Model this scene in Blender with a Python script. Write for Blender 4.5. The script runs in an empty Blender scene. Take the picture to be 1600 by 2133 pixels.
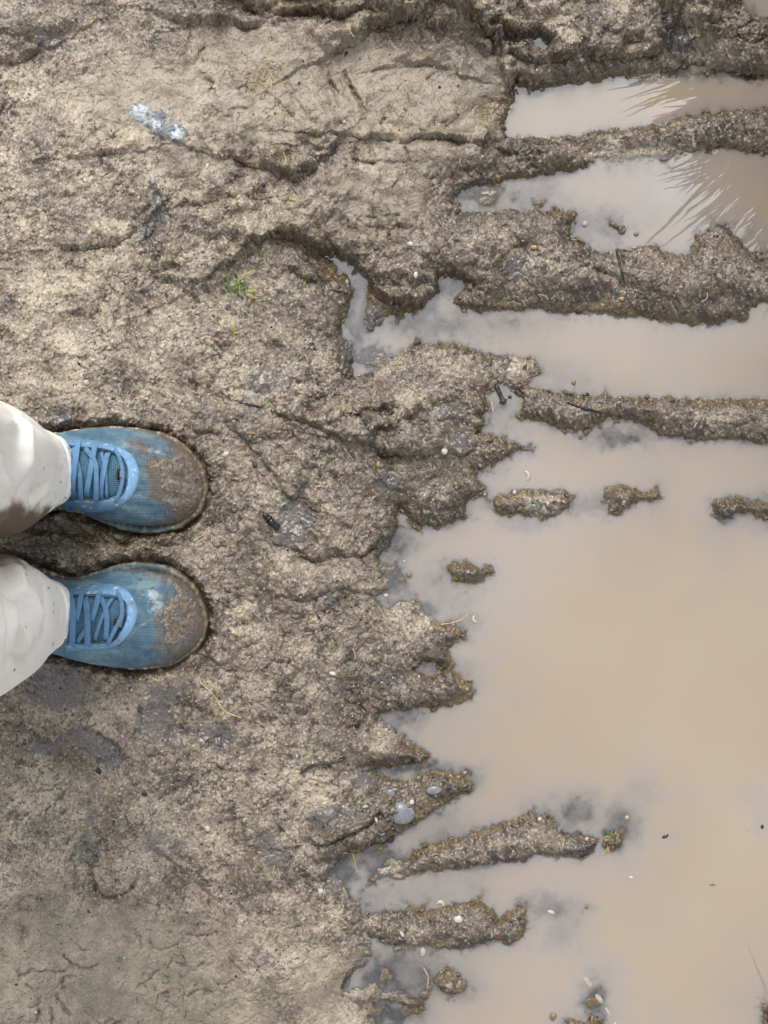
import bpy, bmesh, math, random
import numpy as np
from mathutils import Vector
R = math.radians
random.seed(7); RNG = np.random.default_rng(11)
scene = bpy.context.scene
COL = scene.collection

# ------------------------------------------------------------------ camera, sky, sun, exposure
CAM_H = 1.4                       # phone held at chest height, looking straight down
S = 0.0005                        # metres on the ground per photo pixel
cam = bpy.data.cameras.new('camera')
cam.sensor_fit = 'VERTICAL'; cam.sensor_height = 36.0
cam.lens = 36.0 * CAM_H / (2133 * S)
cam.clip_start = 0.02; cam.clip_end = 2000
camo = bpy.data.objects.new('camera', cam); camo.location = (0, 0, CAM_H)
COL.objects.link(camo); scene.camera = camo

SUN_EL, SUN_AZ = R(50), R(98)    # thin cloud, brightest towards the top of the photo
world = bpy.data.worlds.new('World'); scene.world = world; world.use_nodes = True
wn = world.node_tree; wn.nodes.clear()
sky = wn.nodes.new('ShaderNodeTexSky'); sky.sky_type = 'NISHITA'; sky.sun_disc = False
sky.sun_elevation = SUN_EL; sky.sun_rotation = R(90) - SUN_AZ
sky.dust_density = 2.0; sky.air_density = 1.0; sky.ozone_density = 1.0
hs = wn.nodes.new('ShaderNodeHueSaturation'); hs.inputs['Saturation'].default_value = 0.22
bg = wn.nodes.new('ShaderNodeBackground'); bg.inputs['Strength'].default_value = 0.15
wo = wn.nodes.new('ShaderNodeOutputWorld')
wtc = wn.nodes.new('ShaderNodeTexCoord'); wno = wn.nodes.new('ShaderNodeTexNoise'); wno.inputs['Scale'].default_value = 3.2; wno.inputs['Detail'].default_value = 5
wmr = wn.nodes.new('ShaderNodeMapRange')
for i_, v_ in zip((1, 2, 3, 4), (.35, .65, .50, 1.55)): wmr.inputs[i_].default_value = v_
wmx = wn.nodes.new('ShaderNodeMix'); wmx.data_type = 'RGBA'; wmx.blend_type = 'MULTIPLY'; wmx.inputs[0].default_value = 1
wn.links.new(wtc.outputs['Generated'], wno.inputs['Vector']); wn.links.new(wno.outputs[0], wmr.inputs[0]); wn.links.new(wmr.outputs[0], wmx.inputs[7])
wn.links.new(sky.outputs[0], hs.inputs['Color']); wn.links.new(hs.outputs[0], wmx.inputs[6]); wn.links.new(wmx.outputs[2], bg.inputs['Color'])
wn.links.new(bg.outputs[0], wo.inputs['Surface'])
sl = bpy.data.lights.new('sun', 'SUN'); sl.energy = 1.1; sl.angle = R(14); sl.color = (1.0, 0.95, 0.88)
so = bpy.data.objects.new('sun', sl); COL.objects.link(so); so.location = (0, 0, 10)
so.rotation_euler = Vector((math.cos(SUN_AZ)*math.cos(SUN_EL), math.sin(SUN_AZ)*math.cos(SUN_EL), math.sin(SUN_EL))).to_track_quat('Z', 'Y').to_euler()
vs = scene.view_settings
vs.view_transform = 'Standard'; vs.look = 'None'; vs.gamma = 1.0; vs.use_curve_mapping = False
vs.exposure = 0.68
scene.cycles.max_bounces = 6; scene.cycles.diffuse_bounces = 3; scene.cycles.transparent_max_bounces = 6
scene.cycles.use_denoising = True

# ------------------------------------------------------------------ helpers
F = np.float32
_tabs = {}
def perlin(x, y, seed):
    if seed not in _tabs:
        a = np.random.default_rng(seed).random((256, 256)) * 2 * np.pi
        _tabs[seed] = (np.cos(a).astype(F), np.sin(a).astype(F))
    gx, gy = _tabs[seed]
    x = np.asarray(x, F); y = np.asarray(y, F)
    xi = np.floor(x).astype(np.int32); yi = np.floor(y).astype(np.int32)
    fx = x - xi; fy = y - yi
    u = fx*fx*fx*(fx*(fx*6-15)+10); v = fy*fy*fy*(fy*(fy*6-15)+10)
    x0 = xi & 255; x1 = (xi+1) & 255; y0 = yi & 255; y1 = (yi+1) & 255
    n00 = gx[x0, y0]*fx + gy[x0, y0]*fy
    n10 = gx[x1, y0]*(fx-1) + gy[x1, y0]*fy
    n01 = gx[x0, y1]*fx + gy[x0, y1]*(fy-1)
    n11 = gx[x1, y1]*(fx-1) + gy[x1, y1]*(fy-1)
    a = n00 + u*(n10-n00); b = n01 + u*(n11-n01)
    return (a + v*(b-a)) * 1.5            # about -1 .. 1

def fbm(x, y, wl, octv=4, seed=0, gain=0.5):
    o = 0; a = 1.0; t = 0
    for k in range(octv):
        f = (2.03**k)/wl
        c, s_ = math.cos(.6*k+.3), math.sin(.6*k+.3)
        o = o + a*perlin((x*c-y*s_)*f + 17.3*k, (x*s_+y*c)*f + 9.1*k, seed+k); t += a; a *= gain
    return o/t*1.4

def worley(x, y, wl, seed=0):
    """distance to the nearest scattered centre, in cells"""
    r = np.random.default_rng(seed).random((2, 256, 256)).astype(F)
    x = np.asarray(x, F)/wl; y = np.asarray(y, F)/wl
    xi = np.floor(x).astype(np.int32); yi = np.floor(y).astype(np.int32); o = np.full(x.shape, 9, F)
    for i in (-1, 0, 1):
        for j in (-1, 0, 1):
            a = (xi+i) & 255; b = (yi+j) & 255
            o = np.minimum(o, (xi+i+r[0][a, b]-x)**2 + (yi+j+r[1][a, b]-y)**2)
    return np.sqrt(o)

def sst(a, b, v):
    t = np.clip((v-a)/(b-a), 0, 1); return t*t*(3-2*t)

def mixc(a, b, t):
    return a + (b-a)*t[..., None]

def W(px, py, z=0.0):             # photo pixel -> the point it shows at height z
    k = S*(CAM_H-z)/CAM_H
    return ((px-800)*k, (1066.5-py)*k)

def seg_field(X, Y, pts, closed):
    """unsigned distance, side sign of the nearest segment, inside flag (in the units of pts)"""
    d2 = np.full(X.shape, 1e9, F); sg = np.ones(X.shape, F); ins = np.zeros(X.shape, bool)
    n = len(pts)
    for i in range(n if closed else n-1):
        x0, y0 = pts[i]; x1, y1 = pts[(i+1) % n]
        dx, dy = x1-x0, y1-y0; L = dx*dx+dy*dy + 1e-9
        t = np.clip(((X-x0)*dx+(Y-y0)*dy)/L, 0, 1)
        ex = X-x0-t*dx; ey = Y-y0-t*dy
        q = ex*ex+ey*ey; m = q < d2
        d2 = np.where(m, q, d2)
        if not closed:
            sg = np.where(m, np.where(dx*(Y-y0)-dy*(X-x0) > 0, 1, -1), sg)
        elif abs(dy) > 1e-9:
            c = ((y0 > Y) != (y1 > Y)) & (X < x0 + (Y-y0)*dx/dy)
            ins ^= c
    return np.sqrt(d2), sg, ins

# ------------------------------------------------------------------ node helper
def new_mat(name):
    m = bpy.data.materials.new(name); m.use_nodes = True
    nt = m.node_tree; nt.nodes.clear()
    return m, nt, nt.nodes.new('ShaderNodeOutputMaterial')
def nd(nt, typ, **kw):
    n = nt.nodes.new(typ)
    for k, v in kw.items():
        if k in n.inputs.keys(): n.inputs[k].default_value = v
        else: setattr(n, k, v)
    return n
def simple_mat(name, col, rough=0.6, spec=0.5, nscale=300, nvar=0.25, bump=0.0, attr=None, bdist=0.0005):
    m, nt, out = new_mat(name)
    b = nd(nt, 'ShaderNodeBsdfPrincipled', Roughness=rough)
    b.inputs['Specular IOR Level'].default_value = spec
    tc = nd(nt, 'ShaderNodeTexCoord')
    no = nd(nt, 'ShaderNodeTexNoise', Scale=nscale, Detail=4.0)
    nt.links.new(tc.outputs['Object'], no.inputs['Vector'])
    mr = nd(nt, 'ShaderNodeMapRange'); mr.inputs[1].default_value = .3; mr.inputs[2].default_value = .7
    mr.inputs[3].default_value = 1-nvar; mr.inputs[4].default_value = 1+nvar
    nt.links.new(no.outputs[0], mr.inputs[0])
    mx = nd(nt, 'ShaderNodeMix', data_type='RGBA', blend_type='MULTIPLY'); mx.inputs[0].default_value = 1
    if attr:
        at = nd(nt, 'ShaderNodeAttribute', attribute_name=attr); nt.links.new(at.outputs['Color'], mx.inputs[6])
    else: mx.inputs[6].default_value = (*col, 1)
    nt.links.new(mr.outputs[0], mx.inputs[7]); nt.links.new(mx.outputs[2], b.inputs['Base Color'])
    if bump:
        bp = nd(nt, 'ShaderNodeBump', Strength=bump, Distance=bdist)
        nt.links.new(no.outputs[0], bp.inputs['Height']); nt.links.new(bp.outputs[0], b.inputs['Normal'])
    nt.links.new(b.outputs[0], out.inputs[0])
    return m

def grid_mesh(name, P, mat, parent=None, colors=None, keep=None, wrap=False):
    """P: (ny,nx,3) points -> quad mesh; keep: (ny-1,nx-1) faces to keep"""
    ny, nx = P.shape[:2]
    idx = np.arange(ny*nx).reshape(ny, nx)
    if wrap: idx = np.concatenate([idx, idx[:, :1]], 1)
    q = np.stack([idx[:-1, :-1], idx[:-1, 1:], idx[1:, 1:], idx[1:, :-1]], -1).reshape(-1, 4)
    if keep is not None: q = q[keep.reshape(-1)]
    co = P.reshape(-1, 3).astype(F)
    if keep is not None:
        used = np.unique(q); remap = np.full(len(co), -1); remap[used] = np.arange(len(used))
        q = remap[q]; co = co[used]
        if colors is not None: colors = colors.reshape(-1, 4)[used]
    me = bpy.data.meshes.new(name)
    me.vertices.add(len(co)); me.vertices.foreach_set('co', co.ravel())
    me.loops.add(q.size); me.loops.foreach_set('vertex_index', q.ravel().astype(np.int32))
    me.polygons.add(len(q)); me.polygons.foreach_set('loop_start', np.arange(0, q.size, 4, dtype=np.int32))
    me.update(calc_edges=True); me.shade_smooth()
    if colors is not None:
        a = me.attributes.new('col', 'FLOAT_COLOR', 'POINT')
        a.data.foreach_set('color', colors.reshape(-1).astype(F))
    me.materials.append(mat)
    o = bpy.data.objects.new(name, me); COL.objects.link(o)
    if parent: o.parent = parent
    return o
def mesh_obj(name, verts, faces, mat, parent=None, smooth=True, colors=None):
    me = bpy.data.meshes.new(name); me.from_pydata([tuple(map(float, v)) for v in verts], [], faces); me.update()
    if smooth: me.shade_smooth()
    if colors is not None:
        a = me.attributes.new('col', 'FLOAT_COLOR', 'POINT'); a.data.foreach_set('color', np.asarray(colors, F).ravel())
    me.materials.append(mat)
    o = bpy.data.objects.new(name, me); COL.objects.link(o)
    if parent: o.parent = parent
    return o
def tag(o, label, cat, group=None):
    o['label'] = label; o['category'] = cat
    if group: o['group'] = group
    return o
def empty(name, loc=(0, 0, 0)):
    o = bpy.data.objects.new(name, None); o.location = loc; o.empty_display_size = .02; COL.objects.link(o); return o

# ------------------------------------------------------------------ shorelines traced on the ground (photo pixels at water level)
WATER = {
 'A': [(1055,290),(1050,260),(1060,225),(1070,198),(1072,166),(1085,178),(1110,186),(1127,178),(1150,182),(1180,173),(1215,168),(1250,167),(1300,158),(1350,150),(1400,143),(1440,137),(1480,140),(1540,152),(1600,152),(1700,150),(1820,160),(1880,185),(1830,215),(1700,226),(1600,230),(1525,232),(1450,238),(1400,250),(1350,263),(1300,271),(1250,275),(1200,284),(1150,287),(1100,289)],
 'B': [(952,443),(1000,443),(1050,440),(1080,442),(1120,435),(1150,442),(1195,440),(1198,452),(1182,478),(1195,500),(1230,520),(1260,526),(1295,520),(1330,517),(1365,512),(1390,525),(1425,535),(1440,520),(1455,494),(1475,482),(1490,470),(1508,476),(1525,490),(1545,515),(1570,525),(1600,526),(1700,525),(1800,505),(1850,430),(1810,360),(1700,322),(1600,318),(1550,311),(1510,303),(1470,310),(1425,316),(1390,325),(1350,328),(1300,330),(1250,332),(1225,340),(1200,357),(1150,358),(1110,370),(1070,373),(1025,386),(990,386),(965,395),(945,420)],
 'C': [(681,530),(705,545),(729,565),(735,586),(736,612),(728,650),(714,674),(711,697),(722,712),(736,735),(734,788),(756,784),(784,770),(812,756),(829,737),(857,720),(886,715),(936,715),(964,724),(1004,735),(1060,743),(1116,749),(1118,772),(1099,797),(1099,806),(1150,818),(1184,825),(1223,829),(1262,818),(1279,828),(1347,829),(1431,831),(1544,831),(1600,829),(1700,830),(1860,815),(1920,735),(1840,650),(1700,626),(1600,628),(1577,631),(1560,644),(1549,668),(1515,668),(1487,677),(1431,674),(1375,668),(1319,660),(1262,656),(1206,653),(1150,652),(1122,643),(1065,648),(1015,643),(970,641),(945,632),(952,612),(985,596),(965,587),(937,570),(912,576),(913,612),(890,632),(862,646),(830,655),(800,660),(785,680),(768,690),(757,665),(767,612),(764,588),(748,565),(724,546),(700,534)],
 'D': [(1088,818),(1060,806),(1040,800),(1009,820),(1015,842),(998,864),(1006,881),(995,904),(1006,908),(1054,914),(1062,926),(1100,928),(1110,936),(1106,944),(1084,942),(1062,946),(1037,960),(1020,971),(994,982),(998,1005),(1009,1019),(987,1033),(970,1050),(973,1078),(942,1092),(908,1096),(874,1095),(852,1078),(835,1056),(824,1067),(829,1095),(812,1129),(793,1151),(790,1179),(800,1205),(815,1215),(803,1240),(812,1258),(835,1248),(868,1258),(885,1280),(899,1292),(927,1303),(962,1307),(962,1323),(945,1338),(936,1356),(940,1369),(945,1391),(962,1412),(980,1421),(986,1439),(980,1452),(958,1461),(936,1476),(910,1472),(875,1471),(849,1476),(818,1478),(794,1487),(787,1500),(805,1517),(831,1535),(853,1548),(875,1557),(888,1574),(875,1587),(857,1583),(831,1596),(801,1598),(787,1606),(805,1618),(844,1625),(875,1618),(906,1605),(927,1604),(945,1614),(967,1622),(986,1636),(980,1646),(950,1660),(920,1680),(880,1705),(845,1725),(815,1742),(785,1752),(750,1770),(715,1795),(695,1820),(715,1845),(735,1870),(752,1895),(762,1910),(740,1940),(760,1962),(765,1985),(740,2010),(725,2045),(712,2075),(740,2095),(765,2108),(785,2133),(800,2220),(940,2310),(1300,2370),(1600,2340),(1830,2190),(1950,1900),(1990,1500),(1960,1180),(1840,980),(1720,926),(1600,923),(1555,921),(1516,910),(1487,915),(1431,915),(1375,904),(1352,888),(1319,877),(1285,870),(1251,876),(1223,895),(1195,901),(1161,892),(1133,878),(1094,873),(1082,864),(1090,842)],
 'E': [(862,1394),(875,1382),(908,1380),(925,1392),(914,1404),(888,1406)],
 'H': [(1538,-60),(1540,20),(1580,36),(1610,48),(1700,60),(1800,40),(1830,-40),(1740,-110),(1600,-120)],
 'K': [(1042,72),(1085,80),(1130,76),(1148,90),(1138,104),(1100,104),(1052,98)],
}
ISLES = [
 [(1026,1044),(1035,1033),(1060,1029),(1080,1025),(1110,1020),(1140,1023),(1165,1020),(1182,1030),(1185,1050),(1172,1063),(1150,1078),(1127,1083),(1112,1066),(1088,1075),(1060,1075),(1037,1070)],
 [(1265,1027),(1274,1016),(1319,1016),(1336,1027),(1369,1019),(1378,1033),(1358,1050),(1336,1044),(1307,1056),(1285,1067),(1271,1067),(1265,1047)],
 [(1487,1046),(1516,1036),(1560,1044),(1600,1050),(1680,1056),(1680,1088),(1600,1085),(1566,1068),(1532,1070),(1499,1086),(1487,1072)],
 [(927,1181),(941,1172),(962,1172),(980,1176),(1002,1187),(1013,1178),(1026,1183),(1026,1194),(1006,1209),(980,1216),(954,1211),(938,1198)],
 [(770,1842),(790,1830),(785,1815),(815,1800),(850,1790),(870,1775),(900,1762),(940,1750),(970,1745),(1000,1732),(1035,1720),(1075,1707),(1105,1695),(1140,1700),(1165,1715),(1165,1735),(1200,1737),(1225,1742),(1247,1750),(1237,1770),(1205,1787),(1160,1785),(1115,1777),(1095,1791),(1050,1795),(1000,1800),(960,1807),(900,1812),(840,1822),(800,1825)],
 [(750,1908),(815,1900),(855,1892),(885,1902),(920,1890),(950,1885),(980,1877),(1010,1882),(1030,1900),(1040,1915),(1050,1905),(1080,1890),(1097,1885),(1095,1935),(1087,1955),(1060,1965),(1035,1955),(1010,1962),(990,1972),(940,1975),(880,1970),(840,1975),(810,1965),(775,1950),(750,1935)],
 [(900,2040),(925,2030),(945,2025),(970,2045),(967,2065),(945,2072),(920,2060)],
 [(712,2070),(760,2056),(780,2048),(800,2068),(830,2063),(850,2078),(885,2078),(882,2094),(840,2094),(800,2082),(770,2087),(760,2097),(730,2082)],
 [(1165,2160),(1180,2126),(1215,2128),(1232,2112),(1250,2130),(1245,2160)],
 [(1265,452),(1285,458),(1295,480),(1283,484),(1270,470)],
 [(1256,1752),(1268,1745),(1285,1732),(1296,1740),(1290,1758),(1275,1770),(1262,1768)],
 [(1590,2100),(1612,2090),(1640,2095),(1640,2180),(1592,2180)],
]
CX = np.arange(-0.50, 0.80, 0.0016, dtype=F); CY = np.arange(-0.80, 0.70, 0.0016, dtype=F)
gx, gy = np.meshgrid(CX, CY)
qx = gx/S + 800; qy = 1066.5 - gy/S
sd = np.full(gx.shape, -1e6, F)
for p in WATER.values():
    d, _, i = seg_field(qx, qy, p, True); sd = np.maximum(sd, np.where(i, d, -d))
for p in ISLES:
    d, _, i = seg_field(qx, qy, p, True); sd = np.minimum(sd, np.where(i, -d, d))
sd *= S                            # metres, positive in water

def bil(field, x, y):
    u = np.clip((x-CX[0])/0.0016, 0, len(CX)-1.001); v = np.clip((y-CY[0])/0.0016, 0, len(CY)-1.001)
    i = u.astype(np.int32); j = v.astype(np.int32); u = (u-i).astype(F); v = (v-j).astype(F)
    return (field[j, i]*(1-u)+field[j, i+1]*u)*(1-v) + (field[j+1, i]*(1-u)+field[j+1, i+1]*u)*v

def blobs(X, Y, lst):              # soft patches: (px, py, rx, ry, amount[, degrees])
    o = np.zeros(X.shape, F)
    for b in lst:
        cx, cy = W(b[0], b[1]); a = R(b[5]) if len(b) > 5 else 0
        c, s_ = math.cos(a), math.sin(a)
        dx = X-cx; dy = -(Y-cy)
        u = (dx*c+dy*s_)/(b[2]*S); v = (-dx*s_+dy*c)/(b[3]*S)
        o = np.maximum(o, b[4]*np.exp(-(u*u+v*v)**1.5*.7))
    return o

GENTLE = [(830,1245,90,70,1),(850,1290,60,30,.9),(800,1530,50,40,1),(700,1850,90,60,1),(720,2010,160,130,1),(800,730,70,70,.8),(1065,780,60,40,1),(930,420,50,40,.8),
          (1450,125,130,40,.9),(1310,318,130,22,1),(1140,1060,50,30,.7),(1480,480,30,20,.7),(830,1650,60,60,.6),(980,1000,60,50,.6),(1180,1725,60,20,.6),(1260,1045,40,20,.6),(1000,1150,10,10,.5),(815,1815,40,25,1),(1095,85,80,40,.9)]
SHALLOW = [(1000,405,80,40,.95),(1110,410,110,40,.75),(1240,470,90,60,.85),(1400,400,160,90,.45),(1330,350,160,30,.6),(1540,480,60,40,.5),(900,680,140,40,.9),(1050,680,120,30,.7),(745,650,40,130,.97),(770,740,60,40,.98),(945,595,50,30,.97),
           (1150,775,70,40,.7),(1200,795,60,25,.5),(1050,850,60,60,.75),(1000,870,40,40,.8),(1290,910,90,30,.9),(1030,960,60,50,.6),(1000,1040,40,40,.7),(1220,1050,70,30,.85),(1090,1090,70,20,.6),
           (830,1130,60,70,.85),(820,1210,60,60,.97),(900,1230,110,70,.75),(970,1300,50,40,.7),(880,1270,50,40,.9),(950,1400,50,40,.6),(830,1500,60,30,.85),(850,1600,120,25,.9),(960,1620,60,30,.8),
           (900,1730,120,60,.55),(790,1790,110,45,.93),(715,1820,50,40,.98),(840,1860,110,40,.7),(950,1850,90,30,.5),(770,1880,50,40,.8),(1200,1690,75,55,.93),(1290,1715,55,60,.9),(1150,1890,80,40,.85),(1180,1930,60,60,.7),(1225,1890,30,20,.8),
           (1240,2080,40,60,.9),(830,2030,130,80,.93),(800,2110,110,50,.93),(950,2050,60,50,.7),(1565,1655,50,36,.62),(1590,1710,34,44,.6),(1345,1640,46,36,.55),(1400,1745,16,12,.4),(1430,1650,26,18,.3),(1400,150,130,20,.9),(1560,160,90,14,.9),(1100,185,40,14,.8),
           (1100,90,60,25,.98),(893,1393,40,20,.95),(1560,10,30,30,.5),(1370,1910,50,40,.3),(1260,2040,40,60,.5),(1590,1070,90,40,.6),(1050,900,40,30,.5)]
EDGES = [  # crisp little cliffs: points, side that stands higher (-1 above the line), height mm, decay mm
 ([(528,527),(565,504),(610,497),(650,515),(695,540),(735,560),(760,585),(780,612),(810,632),(852,640)], -1, 11, 45),
 ([(150,350),(180,347),(210,341),(250,338),(285,332)], -1, 5, 25),
 ([(128,532),(185,531),(240,526),(275,510),(302,484)], -1, 5, 30),
 ([(488,350),(530,363),(575,362),(600,374),(622,387),(650,372),(668,352)], -1, 8, 30),
 ([(400,440),(440,431),(510,425)], -1, 4, 20),
 ([(556,560),(600,570),(650,590),(680,600)], -1, 4.5, 22),
 ([(0,150),(60,146),(102,124)], -1, 6, 30),
 ([(500,30),(560,50),(640,42),(720,52),(770,38),(800,44)], -1, 9, 60),
 ([(430,70),(470,62),(520,72),(560,66)], -1, 6, 20),
 ([(686,128),(722,108),(753,99),(776,76),(807,58),(848,54),(880,60)], -1, 10, 28),
 ([(880,14),(940,33),(978,54),(1005,75),(1023,94),(1036,130)], -1, 10, 45),
 ([(835,146),(880,140),(910,150),(940,158)], -1, 6, 22),
 ([(690,296),(740,300),(800,296),(850,304),(900,296),(960,302),(1025,312)], -1, 7, 25),
 ([(640,320),(680,325),(720,315)], -1, 4, 20),
 ([(1040,120),(1110,146),(1180,132),(1250,132),(1330,130),(1385,112)], -1, 9, 40),
 ([(545,955),(580,1000),(602,1034),(628,1046)], -1, 4, 22),
 ([(560,858),(620,880),(662,890),(722,922),(760,930)], -1, 5, 25),
 ([(760,862),(800,852),(830,880),(850,872)], -1, 5, 20),
 ([(600,1372),(640,1342),(682,1308)], 1, 3.5, 20),
 ([(455,1400),(510,1350),(545,1335)], 1, 3, 18),
 ([(360,575),(372,598),(388,608)], -1, 4, 15),
 ([(400,905),(440,902),(480,910)], -1, 4, 16),
 ([(830,948),(790,945),(780,925)], 1, 6, 25),
 ([(780,930),(860,960),(920,940),(960,950),(1000,930)], -1, 4, 20),
 ([(660,1838),(690,1805),(735,1772)], -1, 4, 25),
 ([(640,1750),(690,1745),(740,1720),(790,1700)], -1, 6, 25),
 ([(300,1500),(300,1530),(320,1560),(390,1565)], -1, 3, 15),
 ([(120,1510),(190,1508),(250,1540),(270,1580)], -1, 3, 18),
 ([(600,1140),(660,1165),(720,1158),(800,1140)], -1, 4, 22),
 ([(560,1240),(640,1250),(700,1225),(760,1235)], -1, 3, 20),
 ([(1370,40),(1385,75),(1400,60),(1440,72)], -1, 9, 25),
 ([(1515,40),(1525,90),(1560,100),(1600,85)], 1, 8, 25),
 ([(1225,560),(1292,590),(1310,605)], -1, 4, 15),
 ([(0,1010),(20,1100),(150,1110),(250,1128),(350,1135)], 1, 5, 30),
 ([(430,1100),(470,1080),(480,1120)], -1, 3, 15),
 ([(420,1350),(470,1380),(430,1420)], -1, 4, 18),
 ([(1000,700),(985,690),(960,696)], -1, 2, 10),
]
GROOVES = [  # narrow cracks: points, depth mm, half width px
 ([(432,116),(404,150)], 3, 4), ([(404,150),(420,165),(450,192)], 4, 5), ([(320,660),(330,690)], 2, 4),
 ([(686,150),(700,195),(705,205)], 3, 5), ([(720,160),(745,215),(765,240)], 3, 4), ([(770,180),(780,215)], 2, 4),
 ([(775,440),(790,500)], 2.5, 3), ([(800,440),(815,505)], 2.5, 3), ([(770,462),(830,458)], 2.5, 3), ([(772,485),(835,480)], 2.5, 3),
 ([(740,322),(745,352)], 2.5, 4), ([(775,322),(778,345)], 2.5, 4), ([(740,345),(800,345),(840,350)], 3, 4), ([(805,320),(810,345)], 2.5, 4), ([(845,318),(852,345)], 2.5, 4),
 ([(200,1790),(215,1840),(250,1858),(285,1835),(297,1800)], 2.5, 4), ([(235,1795),(245,1825),(265,1825)], 2, 4),
 ([(60,2010),(80,2000),(110,2008),(150,2003)], 2, 3), ([(75,2030),(95,2060),(100,2090)], 2, 4), ([(130,2050),(150,2085),(160,2095)], 2.5, 5),
 ([(65,2105),(90,2110),(100,2085)], 2, 3), ([(125,2080),(123,2133)], 2, 3), ([(150,1975),(190,2005),(215,1990)], 2, 3), ([(250,2120),(262,2105)], 3, 5),
 ([(400,2010),(430,1990),(450,1975)], 1.5, 3), ([(300,2040),(330,2010),(350,1990)], 1.5, 3),
 ([(30,200),(33,225),(5,260)], 3, 4), ([(640,1820),(660,1835),(690,1830)], 2, 3), ([(1290,515),(1300,590)], 3, 4),
 ([(10,1840),(15,1870)], 2, 4), ([(455,215),(470,235),(520,245)], 1.5, 3), ([(560,205),(640,290)], 2, 4), ([(600,190),(660,290)], 1.5, 4),
]
GROOVES += [([(318,392),(338,435),(336,485),(314,528)], 2.2, 6), ([(352,400),(366,445),(362,500)], 1.6, 4), ([(60,365),(130,345),(150,348)], 2, 5)]
_g = np.random.default_rng(23)
for _i in range(95):               # short wormy marks pressed into the clay
    _x, _y = (_g.uniform(10, 640), _g.uniform(1850, 2125)) if _i < 60 else (_g.uniform(420, 1000), _g.uniform(100, 520))
    _a, _k, _l = _g.uniform(0, 6.28), _g.uniform(-.9, .9), _g.uniform(8, 22); _p = [(_x, _y)]
    for _j in range(3):
        _p.append((_p[-1][0]+_l*math.cos(_a), _p[-1][1]+_l*math.sin(_a))); _a += _k
    GROOVES.append((_p, _g.uniform(.7, 1.5), _g.uniform(2.2, 4)))
SMOOTH = [(720,200,230,100,1),(900,200,150,90,1),(560,120,150,60,.7),(300,210,160,80,.75),(560,250,120,70,.8),(200,2000,330,130,.85),(420,2080,200,90,.7),(100,1900,200,80,.5),(780,430,130,110,.55),(860,330,120,50,.6),(700,2060,110,90,.7),(400,330,120,60,.5),(640,440,80,60,.4)]
DARK = [(715,1822,44,34,1),(745,722,26,60,1),(772,742,24,30,1),(815,1140,16,50,.8),(822,1215,22,26,.9),(815,1500,30,16,.9),(740,600,16,60,.8),(935,595,24,22,.9),(1000,405,70,22,.7),(1240,480,60,30,.5),(780,1885,30,20,.7),(560,800,45,28,1),(540,840,40,20,.5),(620,1085,38,45,1),(600,1125,24,20,.8),(805,1005,28,20,1),(960,925,32,24,1),(935,860,32,20,1),(335,440,17,55,.9,-6),(325,500,20,26,.9),(345,1440,34,20,1),(395,1425,22,12,.7),(330,1500,40,36,1),(370,1540,46,25,.6),(455,1525,50,28,.9,20),(205,1540,65,24,1,28),(245,1572,26,18,1),(105,1550,28,16,.9),(570,1755,32,34,1),(195,1745,24,28,.9),(345,1745,55,26,.7),(700,1690,60,22,.9,-8),(645,1460,20,12,.3),(800,1410,30,14,.8),(470,870,30,16,.5),(150,870,24,22,.8),(130,1425,60,50,.9),(200,1440,30,40,.5),
        (640,1035,30,26,.4),(690,1245,36,12,.7,35),(750,1490,5,5,.2),(610,1890,40,18,.5),(560,1990,40,50,.5),(200,1620,24,20,.6),(60,1610,30,18,.5),(130,110,60,25,.6,25),(40,60,40,30,.5),(330,2030,40,50,.35),(640,1880,60,20,.4),(760,1615,26,14,1),(820,1645,24,14,.5),(770,680,30,50,.8),(730,700,24,50,.9),(600,955,18,10,.3),(110,690,30,14,.5),(20,630,30,12,.4),
        (1080,555,26,34,.8),(1130,80,40,20,.6),(380,1100,30,24,.4),(310,330,20,10,.5),(1420,90,24,18,.9),(1385,60,14,16,.9),(200,1690,20,24,.6),(430,1480,20,10,.5),(500,640,60,50,.35),(520,840,20,30,.5)]
WETB = [(210,1115,220,42,.8),(420,1180,40,60,.6),(440,1010,18,90,.6),(440,1300,20,100,.6),(820,600,60,50,.7),(640,510,100,16,.8),(600,30,160,25,.9),(800,70,60,20,.9),(960,80,70,60,.6),(690,560,60,30,.3),(700,1780,80,40,.6),(850,1680,110,60,.6),(850,1000,130,100,.45),(880,1440,90,40,.6),(780,1560,90,40,.5),(690,910,120,60,.35),(500,1000,90,160,.3),(700,1300,150,120,.15),(1250,600,320,50,.35),(1300,110,200,30,.45),(1100,320,140,40,.4)]
LIGHT = [(200,250,200,120,.5),(120,600,220,120,.5),(150,740,160,80,.5),(60,400,150,100,.4),(300,640,160,60,.3),(560,770,120,60,.5),(870,1265,70,40,.9),(800,1520,40,40,.7),(640,1620,100,60,.6),(520,1680,120,60,.5),(250,1650,200,60,.5),(160,1790,160,50,.5),(1060,770,60,40,.7),(1320,315,120,24,1),(1090,55,50,30,.9),(1170,90,30,30,.7),(900,740,90,40,.4),(700,1230,80,60,.3),(480,1430,80,40,.4),(650,1940,120,100,.4),(440,800,100,40,.4),(780,700,60,70,.6),(1480,120,90,24,.5),(1200,1720,60,20,.5),(1140,1050,50,30,.5),(640,1780,60,60,.3)]

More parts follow.
